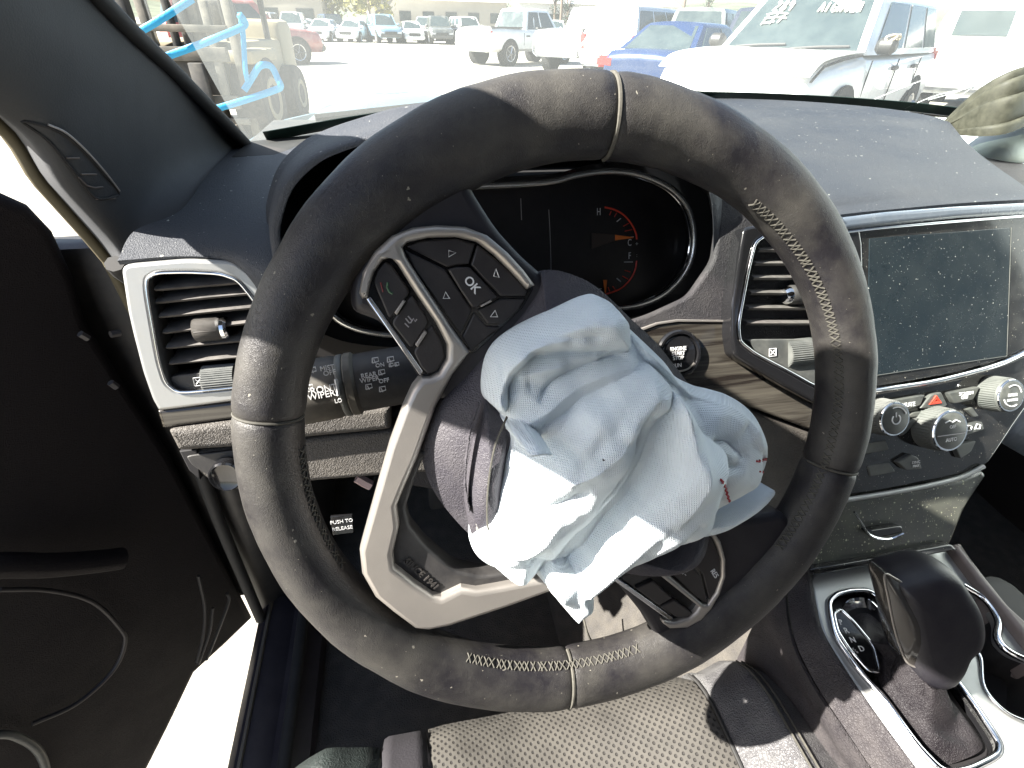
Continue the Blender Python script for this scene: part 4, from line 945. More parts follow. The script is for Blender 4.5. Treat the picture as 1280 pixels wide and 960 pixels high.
tube('door_seal', [pr[0][-2]+V((-.005, .015, -.16))]+[r[-2]+V((-.002, -.004, 0)) for r in pr], .006, M('seal_tan', (.10, .085, .05), .7), body, n=8)
# grab handle pocket in the pillar trim
def on_pillar(px, py):
    dr = ray(px, py); best = None
    for i in range(len(pr)-1):
        for j in range(len(pr[0])-1):
            for tri in ((pr[i][j], pr[i][j+1], pr[i+1][j+1]), (pr[i][j], pr[i+1][j+1], pr[i+1][j])):
                a, b, c = (V(q) for q in tri); e1, e2 = b-a, c-a; h = dr.cross(e2); dt = e1.dot(h)
                if abs(dt) < 1e-12: continue
                s = CAM-a; u = s.dot(h)/dt; q = s.cross(e1); v = dr.dot(q)/dt; t = e2.dot(q)/dt
                if u >= -1e-6 and v >= -1e-6 and u+v <= 1.000001 and t > 0 and (best is None or t < best): best = t
    return CAM+dr*(best or .5)
pocket = cr([(28, 152), (55, 157), (80, 168), (105, 190), (130, 218), (148, 240), (140, 246), (122, 248), (108, 236), (84, 204), (58, 174)], 4, True)
pp = [on_pillar(*p) for p in pocket]; pcn = sum(pp, V())/len(pp)
tube('pocket_edge', pp, .0013, m_dark, body, closed=True, n=6)
tube('pocket_edge', [p+V((.0012, -.001, .0012)) for p in [on_pillar(*q) for q in cr([(60, 158), (82, 168), (107, 190), (132, 218), (149, 240)], 5)]], .0008, m_dim, body, n=5)
for q in ([(83, 199), (99, 199)], [(101, 219), (120, 219)], [(97, 222), (108, 233), (118, 236), (128, 235)], [(120, 250), (144, 249)]):
    tube('pocket_rib', [on_pillar(*p)+V((.001, -.001, .001)) for p in q], .0007, M('rib', (.13, .11, .10), .6), body, n=5)
# roof, header, rails
rf = []
for y in np.linspace(-.42, -2.4, 8):
    rf.append([V((.38+.68*c, y-.14*abs(c)**2*0, .60-.05*abs(c)**3+.02)) for c in np.linspace(-1, 1, 12)])
obj('roof', sheet(rf, .03), m_trimd, body)
obj('roof_skin', sheet([[p+V((0, 0, .05)) for p in r] for r in rf], .01), M('car_paint_silver', (.62, .66, .68), .25, metal=.3, coat=.5), body)
hd = t2[0]
# windscreen: base curve ahead of the dash to the roof header
wb = [V((-.30, .635, .050)), V((-.10, .74, .066)), V((.15, .80, .080)), V((.40, .815, .086)), V((.65, .80, .084)), V((.90, .74, .075)), V((1.07, .635, .060))]
wt = [V((-.262, -.175, .560)), V((-.06, -.14, .60)), V((.15, -.12, .625)), V((.40, -.11, .632)), V((.65, -.12, .625)), V((.86, -.14, .60)), V((1.03, -.175, .560))]
hdr = [[V(p) for p in wt], [p+V((0, -.10, .012)) for p in wt], [p+V((0, -.25, .03)) for p in wt], [V((.38+.68*c, -.42, .62-.05*abs(c)**3)) for c in np.linspace(-1, 1, 7)]]
obj('roof_header', sheet(patch(hdr, 3, 3), .02), m_trimd, body)
# passenger side pillar, mirrored
prm = [[V((.77-p[0], p[1], p[2])) for p in r] for r in pr]
obj('windscreen_pillar', sheet(prm), m_pil, body, sharp=60)
obj('pillar_skin', sheet([[r[0] for r in prm], [r[0]+V((.035, .045, .012)) for r in prm], [r[-1]+V((.02, .03, .01)) for r in prm], [r[-1] for r in prm]]), m_plas, body)
def glass():
    m = bpy.data.materials.new('dusty_glass'); m.use_nodes = True; N = m.node_tree.nodes; L = m.node_tree.links; N.clear()
    o = N.new('ShaderNodeOutputMaterial'); t = N.new('ShaderNodeBsdfTransparent'); g = N.new('ShaderNodeBsdfGlossy'); d = N.new('ShaderNodeBsdfTranslucent')
    t.inputs[0].default_value = (.93, .97, .95, 1); g.inputs['Roughness'].default_value = .02; d.inputs[0].default_value = (.75, .8, .78, 1)
    lw = N.new('ShaderNodeLayerWeight'); lw.inputs[0].default_value = .5; pw_ = N.new('ShaderNodeMath'); pw_.operation = 'POWER'; pw_.inputs[1].default_value = 5.0; L.new(lw.outputs['Facing'], pw_.inputs[0]); fr = N.new('ShaderNodeMath'); fr.operation = 'MULTIPLY_ADD'; fr.inputs[1].default_value = .55; fr.inputs[2].default_value = .035; L.new(pw_.outputs[0], fr.inputs[0])
    m1 = N.new('ShaderNodeMixShader'); m2 = N.new('ShaderNodeMixShader')
    tc = N.new('ShaderNodeTexCoord'); n = N.new('ShaderNodeTexNoise'); n.inputs['Scale'].default_value = 5; n.inputs['Detail'].default_value = 6; L.new(tc.outputs['Object'], n.inputs['Vector'])
    mr = N.new('ShaderNodeMapRange'); mr.inputs[3].default_value = .04; mr.inputs[4].default_value = .10; L.new(n.outputs['Fac'], mr.inputs[0])
    L.new(fr.outputs[0], m1.inputs[0]); L.new(t.outputs[0], m1.inputs[1]); L.new(g.outputs[0], m1.inputs[2])
    L.new(mr.outputs[0], m2.inputs[0]); L.new(m1.outputs[0], m2.inputs[1]); L.new(d.outputs[0], m2.inputs[2]); L.new(m2.outputs[0], o.inputs[0]); return m
m_glass = glass()
wr = patch([wb, [p+(q-p)*.5+V((0, .03, .03)) for p, q in zip(wb, wt)], wt], 5, 10)
obj('windscreen', sheet(wr), m_glass, body, sharp=None)
def on_glass(u, v):      # u across 0..1, v up 0..1
    i = v*(len(wr)-1); j = u*(len(wr[0])-1); i0 = min(int(i), len(wr)-2); j0 = min(int(j), len(wr[0])-2); a, b = i-i0, j-j0
    g = lambda r, c: V(wr[r][c])
    return (g(i0, j0)*(1-b)+g(i0, j0+1)*b)*(1-a)+(g(i0+1, j0)*(1-b)+g(i0+1, j0+1)*b)*a-V((0, .002, .001))
def hit_glass(px, py):
    dr = ray(px, py); best = None; best_t = 1e9
    for i in range(len(wr)-1):
        for j in range(len(wr[0])-1):
            for tri in ((wr[i][j], wr[i][j+1], wr[i+1][j+1]), (wr[i][j], wr[i+1][j+1], wr[i+1][j])):
                a, b, c = (V(q) for q in tri); e1, e2 = b-a, c-a; h = dr.cross(e2); dt = e1.dot(h)
                if abs(dt) < 1e-12: continue
                s = CAM-a; u = s.dot(h)/dt; q = s.cross(e1); v = dr.dot(q)/dt; t = e2.dot(q)/dt
                if u >= 0 and v >= 0 and u+v <= 1 and 0 < t < best_t: best_t = t
    return CAM+dr*(best_t*.998) if best_t < 1e8 else None
m_crack = M('crack', (.75, .78, .76), .6)
cr_l = [[(1118, 139), (1160, 125), (1205, 112), (1255, 90)], [(1085, 128), (1120, 113), (1160, 98)], [(1110, 141), (1080, 150), (1040, 158), (1020, 162)], [(1165, 152), (1190, 142), (1225, 128)],
        [(1160, 155), (1150, 146), (1128, 142)], [(1172, 148), (1165, 160), (1158, 165)], [(1130, 136), (1175, 118), (1240, 106)], [(1190, 86), (1220, 76), (1256, 68)], [(1172, 150), (1200, 120), (1235, 96)]]
for q in cr_l:
    pts = [hit_glass(*p) for p in q]; pts = [p for p in pts if p is not None]
    if len(pts) > 1: tube('glass_crack', cr(pts, 4), .0007, m_crack, body, n=4)
# black frit band along the base of the glass
fb = [on_glass(u, .004) for u in np.linspace(.02, .98, 40)]; ft = [on_glass(u, .030) for u in np.linspace(.02, .98, 40)]
obj('glass_border', sheet([fb, ft], .001), M('frit', (.015, .03, .025), .4), body)
# hood
m_hood = M('hood_paint', (.13, .19, .22), .25, metal=.2, coat=.6, dust=(.3, 6, (.20, .23, .24)))
hr = []
for i, (y, z, wd_) in enumerate(((.80, .040, .70), (.95, .045, .72), (1.2, .030, .73), (1.5, -.005, .72), (1.8, -.05, .68), (1.95, -.13, .62), (1.98, -.22, .60))):
    hr.append([V((.385+wd_*c, y-.14*abs(c)**2*(1 if i < 3 else 1.3), z-.05*abs(c)**2.5-.04*max(0, abs(c)-.85)/.15+.060*math.exp(-((c+.72)/.38)**2)*min(1, i/1.5))) for c in np.linspace(-1, 1, 15)])
obj('hood', sheet(patch(hr, 1, 3), .01), m_hood, body, sharp=60)
for s in (-1, 1):
    fr_ = [[V((.385+s*w_, y, z)) for y, w_ in ((.45, .86), (.8, .86), (1.3, .86), (1.7, .82), (1.9, .72))] for z, w0 in ((-.06, 0), (-.25, 0), (-.45, 0))]
    obj('fender', sheet(fr_, .01), m_hood, body)
box('cowl', (.385, .80, .020), (1.36, .10, .03), m_rubber, body, bev=.008)
tube('wiper_arm', [V((-.22, .76, .068)), V((.0, .82, .082)), V((.30, .85, .095))], .006, m_rubber, body, n=6)
box('cowl_side', (-.37, .66, -.39), (.16, .46, .72), m_dark, body, bev=.01)
box('firewall', (.385, .86, -.35), (1.5, .06, .70), m_dark, body, bev=.01)
# floor and sill
fl = [[V((x, y, -.640+.10*max(0, (y-.35))**1.0*1.6+.008*noise.noise(V((x*9, y*9, 0))))) for x in np.linspace(-.30, 1.1, 24)] for y in np.linspace(-1.2, .82, 24)]
obj('floor_carpet', sheet(fl, .01), m_carpet, body)
sx0, sx1 = -.42, -.32
sp_ = [(-.405, -.80), (-.402, -.66), (-.393, -.615), (-.380, -.600), (-.360, -.597), (-.335, -.606), (-.315, -.600), (-.290, -.62), (-.285, -.66)]
m_sill = M('sill_plastic', (.030, .026, .032), .38, grain=('noise', 700, .0002), dust=(.2, 20, (.14, .12, .12)))
obj('door_sill', sheet([[V((x-(.0 if y < .3 else .0), y, z)) for x, z in sp_] for y in np.linspace(-1.2, .55, 20)]), m_sill, body, sharp=30)
tube('sill_edge', [V((-.372, y, -.5965)) for y in np.linspace(-1.2, .5, 10)], .003, M('sill_line', (.16, .14, .11), .4), body, n=6)
tube('sill_seal', [V((-.315, y, -.594+ .10*max(0, y-.25)**1.2)) for y in np.linspace(-1.2, .5, 12)], .009, m_rubber, body, n=8)
# hinge post between sill and dash end
hp_ = patch([[V((-.432, .42, -.66)), V((-.43, .40, -.30)), V((-.41, .42, -.02))], [V((-.39, .34, -.63)), V((-.375, .32, -.30)), V((-.35, .33, -.02))], [V((-.335, .40, -.62)), V((-.325, .34, -.30)), V((-.315, .34, 0))], [V((-.33, .6, -.62)), V((-.32, .6, -.30)), V((-.31, .6, 0))]], 5, 5)
obj('hinge_post', sheet(hp_), m_plas, body, sharp=60)
tube('door_seal', [V(p) for p in cr([(-.385, .315, -.60), (-.372, .305, -.30), (-.352, .31, -.05), (-.345, .27, .02)], 6)], .008, m_rubber, body, n=8)
kick = patch([[V((-.322, .36, -.62)), V((-.312, .34, -.40)), V((-.305, .32, -.20)), V((-.30, .29, -.08))], [V((-.318, .8, -.5)), V((-.31, .8, -.40)), V((-.30, .75, -.20)), V((-.295, .7, -.08))]], 4, 4)
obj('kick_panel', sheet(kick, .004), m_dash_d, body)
# release label and pedals
LB = tilt((-.12, .24, -.19), .3)
lab = slab('release_label', LB, [(413, 646), (440, 644), (442, 666), (416, 669)], 0, .004, m_gloss_c, body, bev=.0005)
a, b = LB.uv(428, 653, .004); text('lettering', LB, 427, 652, .0042, 'PUSH TO', .0062, m_white, lab); text('lettering', LB, 428, 660.5, .0042, 'RELEASE', .0062, m_white, lab)
ped = thing('brake_pedal', (-.02, .45, -.45), 'black rubber brake pedal under the steering column', 'pedal')
box('pedal_pad', (-.04, .42, -.47), (.12, .03, .07), m_rubber, ped, bev=.008); tube('pedal_arm', [V((-.03, .44, -.47)), V((-.02, .52, -.30)), V((0, .54, -.12))], .012, m_plas, ped, n=8)
ped2 = thing('accelerator_pedal', (.15, .48, -.5), 'narrow black accelerator pedal beside the brake', 'pedal')
box('pedal_pad', (.15, .46, -.50), (.055, .03, .13), m_rubber, ped2, bev=.008); tube('pedal_arm', [V((.15, .48, -.46)), V((.15, .55, -.30)), V((.15, .57, -.15))], .010, m_plas, ped2, n=8)
tube('pink_connector', [LB.hit(*p, .01) for p in ((446, 597), (456, 603), (464, 607))], .006, M('pale_pink', (.55, .40, .38), .6), body, n=6)
tube('loose_wire', [V(p) for p in cr([Zp(726, 757, -.45), Zp(734, 790, -.47), Zp(742, 806, -.5)], 5)], .0016, m_thread, body, n=5)
# right side: deployed curtain airbag and the torn trim below the far pillar
cb = thing('curtain_airbag', (.8, .3, .05), 'pale deployed side curtain airbag hanging past the far end of the dashboard', 'airbag')
rows = []
for j, (k, z) in enumerate(((0, .42), (.1, .28), (.2, .16), (.28, .07), (.30, -.02), (.28, -.14), (.22, -.30))):
    rows.append([V((.86+.10*math.sin(i*.9+j*.5)*.25+.05*math.sin(j*.8)-.05*k, .62-.115*i, z+.02*math.sin(i*1.3))) for i in range(11)])
obj('curtain_cloth', sheet(patch(rows, 4, 4), .012), m_bag, cb, sharp=None).data.shade_smooth()
m_cur = M('curtain_cloth', (.70, .76, .68), .85, grain=('weave', 330, .0003))
rows = [[X_(px_, py_, xx+.02*math.sin(px_*.05+py_*.09)) for px_ in (1165, 1190, 1212, 1236, 1260, 1284, 1310, 1340)] for py_, xx in ((150, .92), (170, .90), (190, .86), (215, .84), (245, .83), (285, .82))]
o = obj('curtain_cloth', sheet(patch(rows, 4, 4), .008), m_cur, cb, sharp=None); o.data.shade_smooth()
tr = thing('pillar_weatherstrip', (.72, .42, .10), 'torn black ridged weatherstrip sagging over the far dash end', 'weatherstrip')
ta = cr([(1172, 164, .80), (1200, 146, .82), (1232, 126, .84), (1262, 114, .87), (1310, 106, .92)], 8); tb = cr([(1180, 173, .78), (1216, 184, .77), (1250, 182, .79), (1282, 168, .83), (1315, 158, .89)], 8)
NV = 44; rows = []
for a, b in zip(ta, tb):
    A, B = X_(*a), X_(*b); up_ = (A-B).cross(V((-.6, .8, 0))).normalized()
    if up_.dot(CAM-A) < 0: up_ = -up_
    r = []
    for k in range(NV+1):
        f = k/NV; w_ = (A-B).length
        r.append(A.lerp(B, f)+up_*(w_*.45*math.sin(math.pi*f)**.6+w_*.16*abs(math.sin(f*math.pi*4.5))))
    rows.append(r)
obj('ridged_strip', sheet(rows, .004), M('strip_olive', (.030, .030, .020), .6, dust=(.5, 90, (.10, .098, .07))), tr, sharp=60)
tube('rubber_rib', [X_(*a) for a in ta], .006, M('strip_edge', (.11, .11, .065), .6), tr, n=8)

# ---- unseen rest of the cabin shell, added to block sky light: rear doors, tinted glass, tail, passenger door, seats
m_tint = M('tinted_glass', (.012, .014, .015), .08)
def side(x, y0, y1, nm):
    box(nm, (x, (y0+y1)/2, -.36), (.08, y1-y0, .76), m_trimd, body, bev=.02)
    box('side_glass', (x, (y0+y1)/2, .29), (.012, y1-y0-.04, .54), m_tint, body, bev=.004)
side(-.36, -2.35, -.86, 'rear_door'); side(1.13, -2.35, -.72, 'rear_door'); 
box('passenger_door', (1.14, -.14, -.36), (.08, 1.12, .76), m_trimd, body, bev=.02)
for x in (-.35, 1.12): box('center_pillar', (x, -.79, -.05), (.09, .14, 1.34), m_trimd, body, bev=.02)
box('tailgate', (.385, -2.40, -.36), (1.5, .08, .76), m_trimd, body, bev=.02); box('rear_glass', (.385, -2.40, .29), (1.4, .012, .54), m_tint, body, bev=.004)
box('hinge_jamb', (-.425, .435, -.34), (.16, .05, .66), m_plas, body, bev=.012)
ps = thing('passenger_seat', (.78, -.3, -.62), 'dark leather passenger seat beyond the centre console', 'car seat')
box('seat_cushion', (.80, -.38, -.46), (.48, .58, .20), m_seat, ps, bev=.06); box('backrest', (.80, -.78, -.05), (.48, .16, .74), m_seat, ps, bev=.06)
rb = thing('rear_bench', (.385, -1.5, -.62), 'dark rear bench seat behind the front seats', 'car seat')
box('seat_cushion', (.385, -1.45, -.46), (1.3, .55, .20), m_seat, rb, bev=.06); box('backrest', (.385, -1.85, -.05), (1.3, .16, .70), m_seat, rb, bev=.06)
box('glove_panel', (.84, .44, -.30), (.55, .14, .36), m_dash_d, dash, bev=.04)
tun = patch([[V((.27, y, -.36)), V((.20, y+.02, -.46)), V((.12, y+.04, -.60)), V((.09, y+.05, -.66))] for y in (-.1, .12, .30, .5)], 6, 6)
obj('tunnel_carpet', sheet(tun, .008), m_carpet, body, sharp=60)

# ================================================================== OPEN DRIVER DOOR
DH = V((-.440, .39, 0)); da = rad(42)
dd = V((-math.sin(da), -math.cos(da), 0))
door = thing('driver_door', DH+V((0, 0, -.7)), 'black driver door standing wide open with map pocket and speaker', 'car door')
DP = PL(DH, dd, (0, 0, 1))
if DP.n.dot(CAM-DH) < 0: DP = PL(DH, -dd, (0, 0, 1))
sg = DP.u.dot(dd)
m_door = M('door_trim', (.008, .0058, .0066), .65, spec=.22, grain=('leather', 480, .0003), dust=(.3, 14, (.016, .014, .015)))
bot = [(318, 773), (284, 806), (245, 842)]
d_out = [DP.uv(*p) for p in ((318, 773), (284, 806), (245, 842), (215, 905), (180, 975))]
xe = sg*1.05
top = [DP.uv(*p) for p in ((0, 240), (40, 258), (70, 290), (95, 345), (110, 400))]
shape = d_out+[(xe, d_out[-1][1]-.05), (xe, top[0][1]+.02)]+top+[(sg*.01, top[-1][1]-.10), (sg*.0, -.3)]
slab('door_panel', DP, shape, -.09, 0, m_door, door, bev=.012, res=3, px=False)
arm = [DP.P(*DP.uv(x, y, .03), .03) for x, y in cr([(-30, 716), (0, 707), (60, 707), (120, 702), (152, 698)], 5)]
tube('arm_rest', arm, .014, m_door, door, n=10)
pk = cr([(0, 737), (60, 738), (115, 752), (150, 785), (156, 805), (140, 840), (95, 880), (40, 905)], 6)
tube('map_pocket_edge', [DP.P(*DP.uv(*p, .012), .012) for p in pk], .0028, M('door_edge', (.028, .025, .026), .5), door, n=8)
spk = cr([(-60, 930), (0, 918), (30, 925), (50, 942), (58, 970), (50, 1000)], 6)
tube('speaker_ring', [DP.P(*DP.uv(*p, .012), .012) for p in spk], .005, m_btn, door, n=8)
for q in ([(100, 417), (110, 423)], [(138, 418), (150, 416)], [(138, 478), (146, 484)]):
    tube('door_clip', [DP.P(*DP.uv(*p, .008), .008) for p in q], .004, M('clip', (.09, .085, .085), .4), door, n=6)
for i, q in enumerate(([(258, 825), (272, 790), (286, 752), (284, 742)], [(248, 830), (262, 790), (266, 760)], [(246, 828), (254, 795), (256, 760), (248, 720)])):
    pts = cr([DP.P(*DP.uv(*p, .03), .03) for p in q], 5); tube('wire_loop', pts, .0024, m_plas, door, n=6)
# ================================================================== THE YARD OUTSIDE
GZ = -1.12
def gmat():
    m = M('gravel_ground', (.40, .375, .325), .95, var=(.35, .25), grain=('noise', 9, .02)); return m
gv = []
def gh(x, y): return GZ+.03*noise.noise(V((x*.11, y*.11, 2)))*min(1, math.hypot(x, y)/12)
ax_ = [-3000, -900, -300, -120, -60, -30, -18, -10, -5, -2, 0, 2, 5, 10, 18, 30, 60, 120, 300, 900, 3000]
gme = sheet([[V((x, y, gh(x, y) if abs(x)+abs(y) < 200 else GZ)) for x in ax_] for y in ax_])
tag(obj('ground', gme, gmat()), kind='structure')
hl = []
for j, k in enumerate((0, .35, .7, 1.0, 1.25)):
    hl.append([V((-900+60*i, 700+150*j-40*math.sin(i*.3), GZ-4+k*(20+14*noise.noise(V((i*.23, 0, 4)))+max(0, 24*math.sin((i-14)*.16))))) for i in range(46)])
tag(obj('hills', sheet(hl), M('hill_scrub', (.13, .15, .10), .95, var=(.02, .5)), sharp=None), kind='structure')

m_tyre = M('tyre', (.02, .02, .02), .85, dust=(.6, 9, (.16, .14, .12))); m_wrim = M('wheel_metal', (.5, .5, .5), .35, metal=.8)
m_cglass = M('car_glass', (.03, .045, .05), .10, dust=(.25, 3, (.14, .17, .16))); m_under = M('underbody', (.015, .015, .015), .9)
m_tail = M('tail_lamp', (.45, .03, .03), .25, coat=.5); m_head = M('head_lamp', (.6, .62, .62), .15, coat=.6); m_grille = M('grille_dark', (.03, .03, .03), .5)
m_bump = M('bumper_plastic', (.07, .07, .07), .6, dust=(.4, 6, (.2, .19, .17)))
PAINT = {}
def paint(n, c, metal=.0):
    if n not in PAINT: PAINT[n] = M('paint_'+n, c, .28, metal=metal, coat=.6, dust=(.35, 4, (.45, .42, .37)))
    return PAINT[n]
PAINT['blue'] = M('paint_blue', (.008, .030, .10), .25, metal=.2, coat=.4, dust=(.12, 4, (.2, .2, .2)))
PAINT['navy'] = M('paint_navy', (.010, .02, .045), .25, metal=.2, coat=.4, dust=(.12, 4, (.2, .2, .2)))
def lerp(a, b, t): return a+(b-a)*t
KIND = {  # body top line (x, z, half width), cabin (xbf, xtf, xtr, xbr), roof z, wheelbase points, wheel radius
 'sedan': dict(top=[(-2.3, .62, .74), (-2.25, .95, .80), (-1.55, 1.0, .88), (.6, .96, .90), (1.3, .86, .88), (2.1, .72, .80), (2.3, .55, .70)], cab=(1.05, .30, -1.0, -1.85), roof=1.44, wb=(1.35, -1.35), wr=.33, bot=.26),
 'suv': dict(top=[(-2.45, .70, .86), (-2.42, 1.12, .92), (-1.8, 1.14, .95), (.75, 1.12, .96), (1.1, 1.13, .95), (2.15, 1.03, .90), (2.42, .92, .84), (2.5, .60, .80)], cab=(1.02, .38, -2.15, -2.40), roof=1.84, wb=(1.50, -1.50), wr=.39, bot=.38),
 'pickup': dict(top=[(-2.85, .72, .88), (-2.82, 1.22, .94), (-1.0, 1.22, .96), (.7, 1.15, .96), (1.5, 1.14, .95), (2.5, 1.06, .90), (2.78, .95, .86), (2.85, .60, .80)], cab=(1.35, .72, -.55, -.85), roof=1.88, wb=(1.75, -1.75), wr=.41, bot=.46),
}
def vehicle(name, kind, pos, hd, color, label, cat, group=None, detail=2, topper=False, wire=None, noisy=0.0, roof=None):
    k = KIND[kind]; z_ = gh(pos[0], pos[1]); t = thing(name, (pos[0], pos[1], z_), label, cat, group, rad(hd)); pm = color
    ob = lambda n, me, mat, par=t, **kw: obj(n, me, mat, par, mw=MW[t], **kw)
    rows = []
    tp = cr([(a, b, c) for a, b, c in k['top']], 4)
    zb = k['bot']
    for x, z, w_ in tp:
        zz = max(z, zb+.12); dn = lambda a, b: noisy*noise.noise(V((x*2.1, a*5, b)))
        sec = [(-.80*w_, zb), (-.97*w_, zb+.10), (-w_+dn(1, 0), zb+(zz-zb)*.45), (-.985*w_+dn(2, 0), zb+(zz-zb)*.80), (-.95*w_, zz-.05), (-.86*w_, zz), (-.4*w_, zz+.025), (0, zz+.03)]
        sec = sec+[(-a, b) for a, b in sec[-2::-1]]
        rows.append([V((x, y, z2)) for y, z2 in sec])
    me = sheet(rows); n0 = len(rows); nc = len(rows[0])
    me = mesh([v.co.copy() for v in me.vertices], [tuple(p.vertices) for p in me.polygons]+[tuple(range(nc)), tuple((n0-1)*nc+j for j in range(nc))[::-1]])
    bm = bmesh.new(); bm.from_mesh(me); bmesh.ops.recalc_face_normals(bm, faces=bm.faces[:]); bm.to_mesh(me); bm.free()
    ob('body', me, pm, sharp=50)
    xbf, xtf, xtr, xbr = k['cab']; zr = roof or k['roof']; zbt = 1.0 if kind == 'sedan' else 1.13
    wB = .86 if kind == 'sedan' else .93; wT = .62 if kind == 'sedan' else .74
    if kind == 'sedan': zbt = .95
    def cabp(f, s, tt, out=0.0):   # f 0 front..1 rear, s -1..1 across, tt 0 belt..1 roof
        x = lerp(lerp(xbf, xbr, f), lerp(xtf, xtr, f), tt); w_ = lerp(wB, wT, tt)*(1-.07*(abs(f-.5)*2)**3)
        return V((x, s*(w_+out*(abs(s) > .99)), lerp(zbt, zr, tt)))
    fs_ = np.linspace(0, 1, 9); cabrow = []
    for f in fs_:
        pl_ = [cabp(f, -1, 0), cabp(f, -1, .5), cabp(f, -1, .9), cabp(f, -.93, 1.0), cabp(f, -.5, 1.0)+V((0, 0, .025)), cabp(f, 0, 1.0)+V((0, 0, .035)), cabp(f, .5, 1.0)+V((0, 0, .025)), cabp(f, .93, 1.0), cabp(f, 1, .9), cabp(f, 1, .5), cabp(f, 1, 0)]
        cabrow.append(pl_)
    me = sheet(cabrow); nc = len(cabrow[0]); me = mesh([v.co.copy() for v in me.vertices], [tuple(p.vertices) for p in me.polygons]+[tuple(range(nc)), tuple(8*nc+j for j in range(nc))[::-1]])
    bm = bmesh.new(); bm.from_mesh(me); bmesh.ops.recalc_face_normals(bm, faces=bm.faces[:]); bm.to_mesh(me); bm.free()
    ob('cabin', me, pm, sharp=40)
    def pane(nm, pts, mat=m_cglass, par=t):
        c = V(); [c.__iadd__(p) for p in pts]; nrm = (pts[1]-pts[0]).cross(pts[2]-pts[0]).normalized(); c /= len(pts)
        if nrm.dot(c-V((lerp(xbf, xbr, .5), 0, 1.2))) < 0: nrm = -nrm
        q = [p+nrm*.012 for p in pts]; r = [p-nrm*.01 for p in pts]; n = len(pts)
        me = mesh(q+r, [tuple(range(n)), tuple(range(2*n-1, n-1, -1))]+[(i, n+i, n+(i+1) % n, (i+1) % n) for i in range(n)])
        bm = bmesh.new(); bm.from_mesh(me); bmesh.ops.recalc_face_normals(bm, faces=bm.faces[:]); bm.to_mesh(me); bm.free()
        return ob(nm, me, mat, par, sharp=30)
    pane('windshield', [cabp(0, -.90, .06), cabp(0, .90, .06), cabp(0, .88, .93), cabp(0, -.88, .93)])
    pane('rear_window', [cabp(1, -.86, .12), cabp(1, .86, .12), cabp(1, .84, .90), cabp(1, -.84, .90)])
    cuts = {'sedan': ((.06, .47), (.51, .90)), 'suv': ((.05, .36), (.40, .66), (.70, .95)), 'pickup': ((.07, .52), (.57, .93))}[kind]
    for s in (-1, 1):
        for a, b in cuts: pane('side_window', [cabp(a+.03*(a < .1), s, .10), cabp(b, s, .10), cabp(b, s, .86), cabp(a+.05*(a < .1), s, .86)])
    wr = k['wr']
    hw = max(c for a, b, c in k['top'])
    for xw in k['wb']:
        for s in (-1, 1):
            yc = s*(hw-.10); me = mesh(*lathe_geo(V((xw, s*(hw-.30), wr+.02)), V((0, s, 0)), [(wr+.06, 0), (wr+.07, .302)], 24)); ob('wheel_arch', me, m_under, sharp=30)
            wme = mesh(*lathe_geo(V((xw, s*(hw-.24), wr)), V((0, s, 0)), [(wr*.62, 0), (wr*.94, 0), (wr, .04), (wr, .20), (wr*.95, .255), (wr*.66, .262), (wr*.64, .25)], 28))
            wo = ob('wheel', wme, m_tyre, sharp=40)
            mb = MB(); mb.add(*lathe_geo(V((xw, s*(hw-.02), wr)), V((0, s, 0)), [(wr*.66, -.06), (wr*.66, .04), (wr*.58, .03), (wr*.5, -.02)], 24))
            for i in range(5):
                a = 2*math.pi*i/5; d = V((math.cos(a), 0, math.sin(a))); q = V((xw, s*(hw+.006), wr)); mb.tube([q, q+d*wr*.62], .045, n=4, flat=.5)
            ob('rim', mesh(mb.v, mb.f), m_wrim, wo, sharp=30)
    xf = k['top'][-1][0]; xr_ = k['top'][0][0]; zf = k['top'][-1][1]
    def bx(nm, c, d, mat, bev=.02):
        m = MB().box(c, d); me = mesh(m.v, m.f); bm = bmesh.new(); bm.from_mesh(me); bmesh.ops.bevel(bm, geom=bm.edges[:], offset=bev, segments=2, affect='EDGES'); bm.to_mesh(me); bm.free(); return ob(nm, me, mat, sharp=40)
    bx('bumper', (xf-.02, 0, zb+.14), (.20, hw*1.72, .24), m_bump if kind != 'sedan' else pm, .05); bx('bumper', (xr_+.0, 0, zb+.16), (.20, hw*1.76, .22), m_wrim if kind == 'pickup' else pm, .05)
    bx('grille', (xf-.03, 0, zf+.06), (.16, hw*.95, .22), m_grille); 
    for s in (-1, 1):
        bx('headlight', (xf-.10, s*hw*.68, zf+.10), (.22, hw*.36, .17), m_head, .04)
        bx('taillight', (xr_+.07, s*hw*.86, .80 if kind == 'sedan' else .98), (.18, hw*.20 if kind != 'sedan' else hw*.42, .20 if kind == 'sedan' else .42), m_tail, .04)
        mp_ = cabp(.05, s, .12); me_ = mesh(*lathe_geo(mp_+V((.05, s*.05, .02)), V((0, s, 0)), [(.05, 0), (.085, .04), (.085, .16), (.05, .20)], 12)); ob('door_mirror', me_, m_grille if wire else pm)
        for xd in ((.95, -.15, -1.25) if kind != 'pickup' else (1.2, .15, -.95)):
            zt = zbt-.02; m2 = MB().box((xd, s*(hw*1.0-.004), (zb+.2+zt)/2), (.012, .012, zt-zb-.25)); ob('door_gap', mesh(m2.v, m2.f), m_under)
        for xd in ((-.05, -1.0) if kind != 'pickup' else (.25, -.7)):
            bx('door_handle', (xd-.02, s*(hw+.005), zbt-.14), (.20, .05, .045), m_bump, .01)
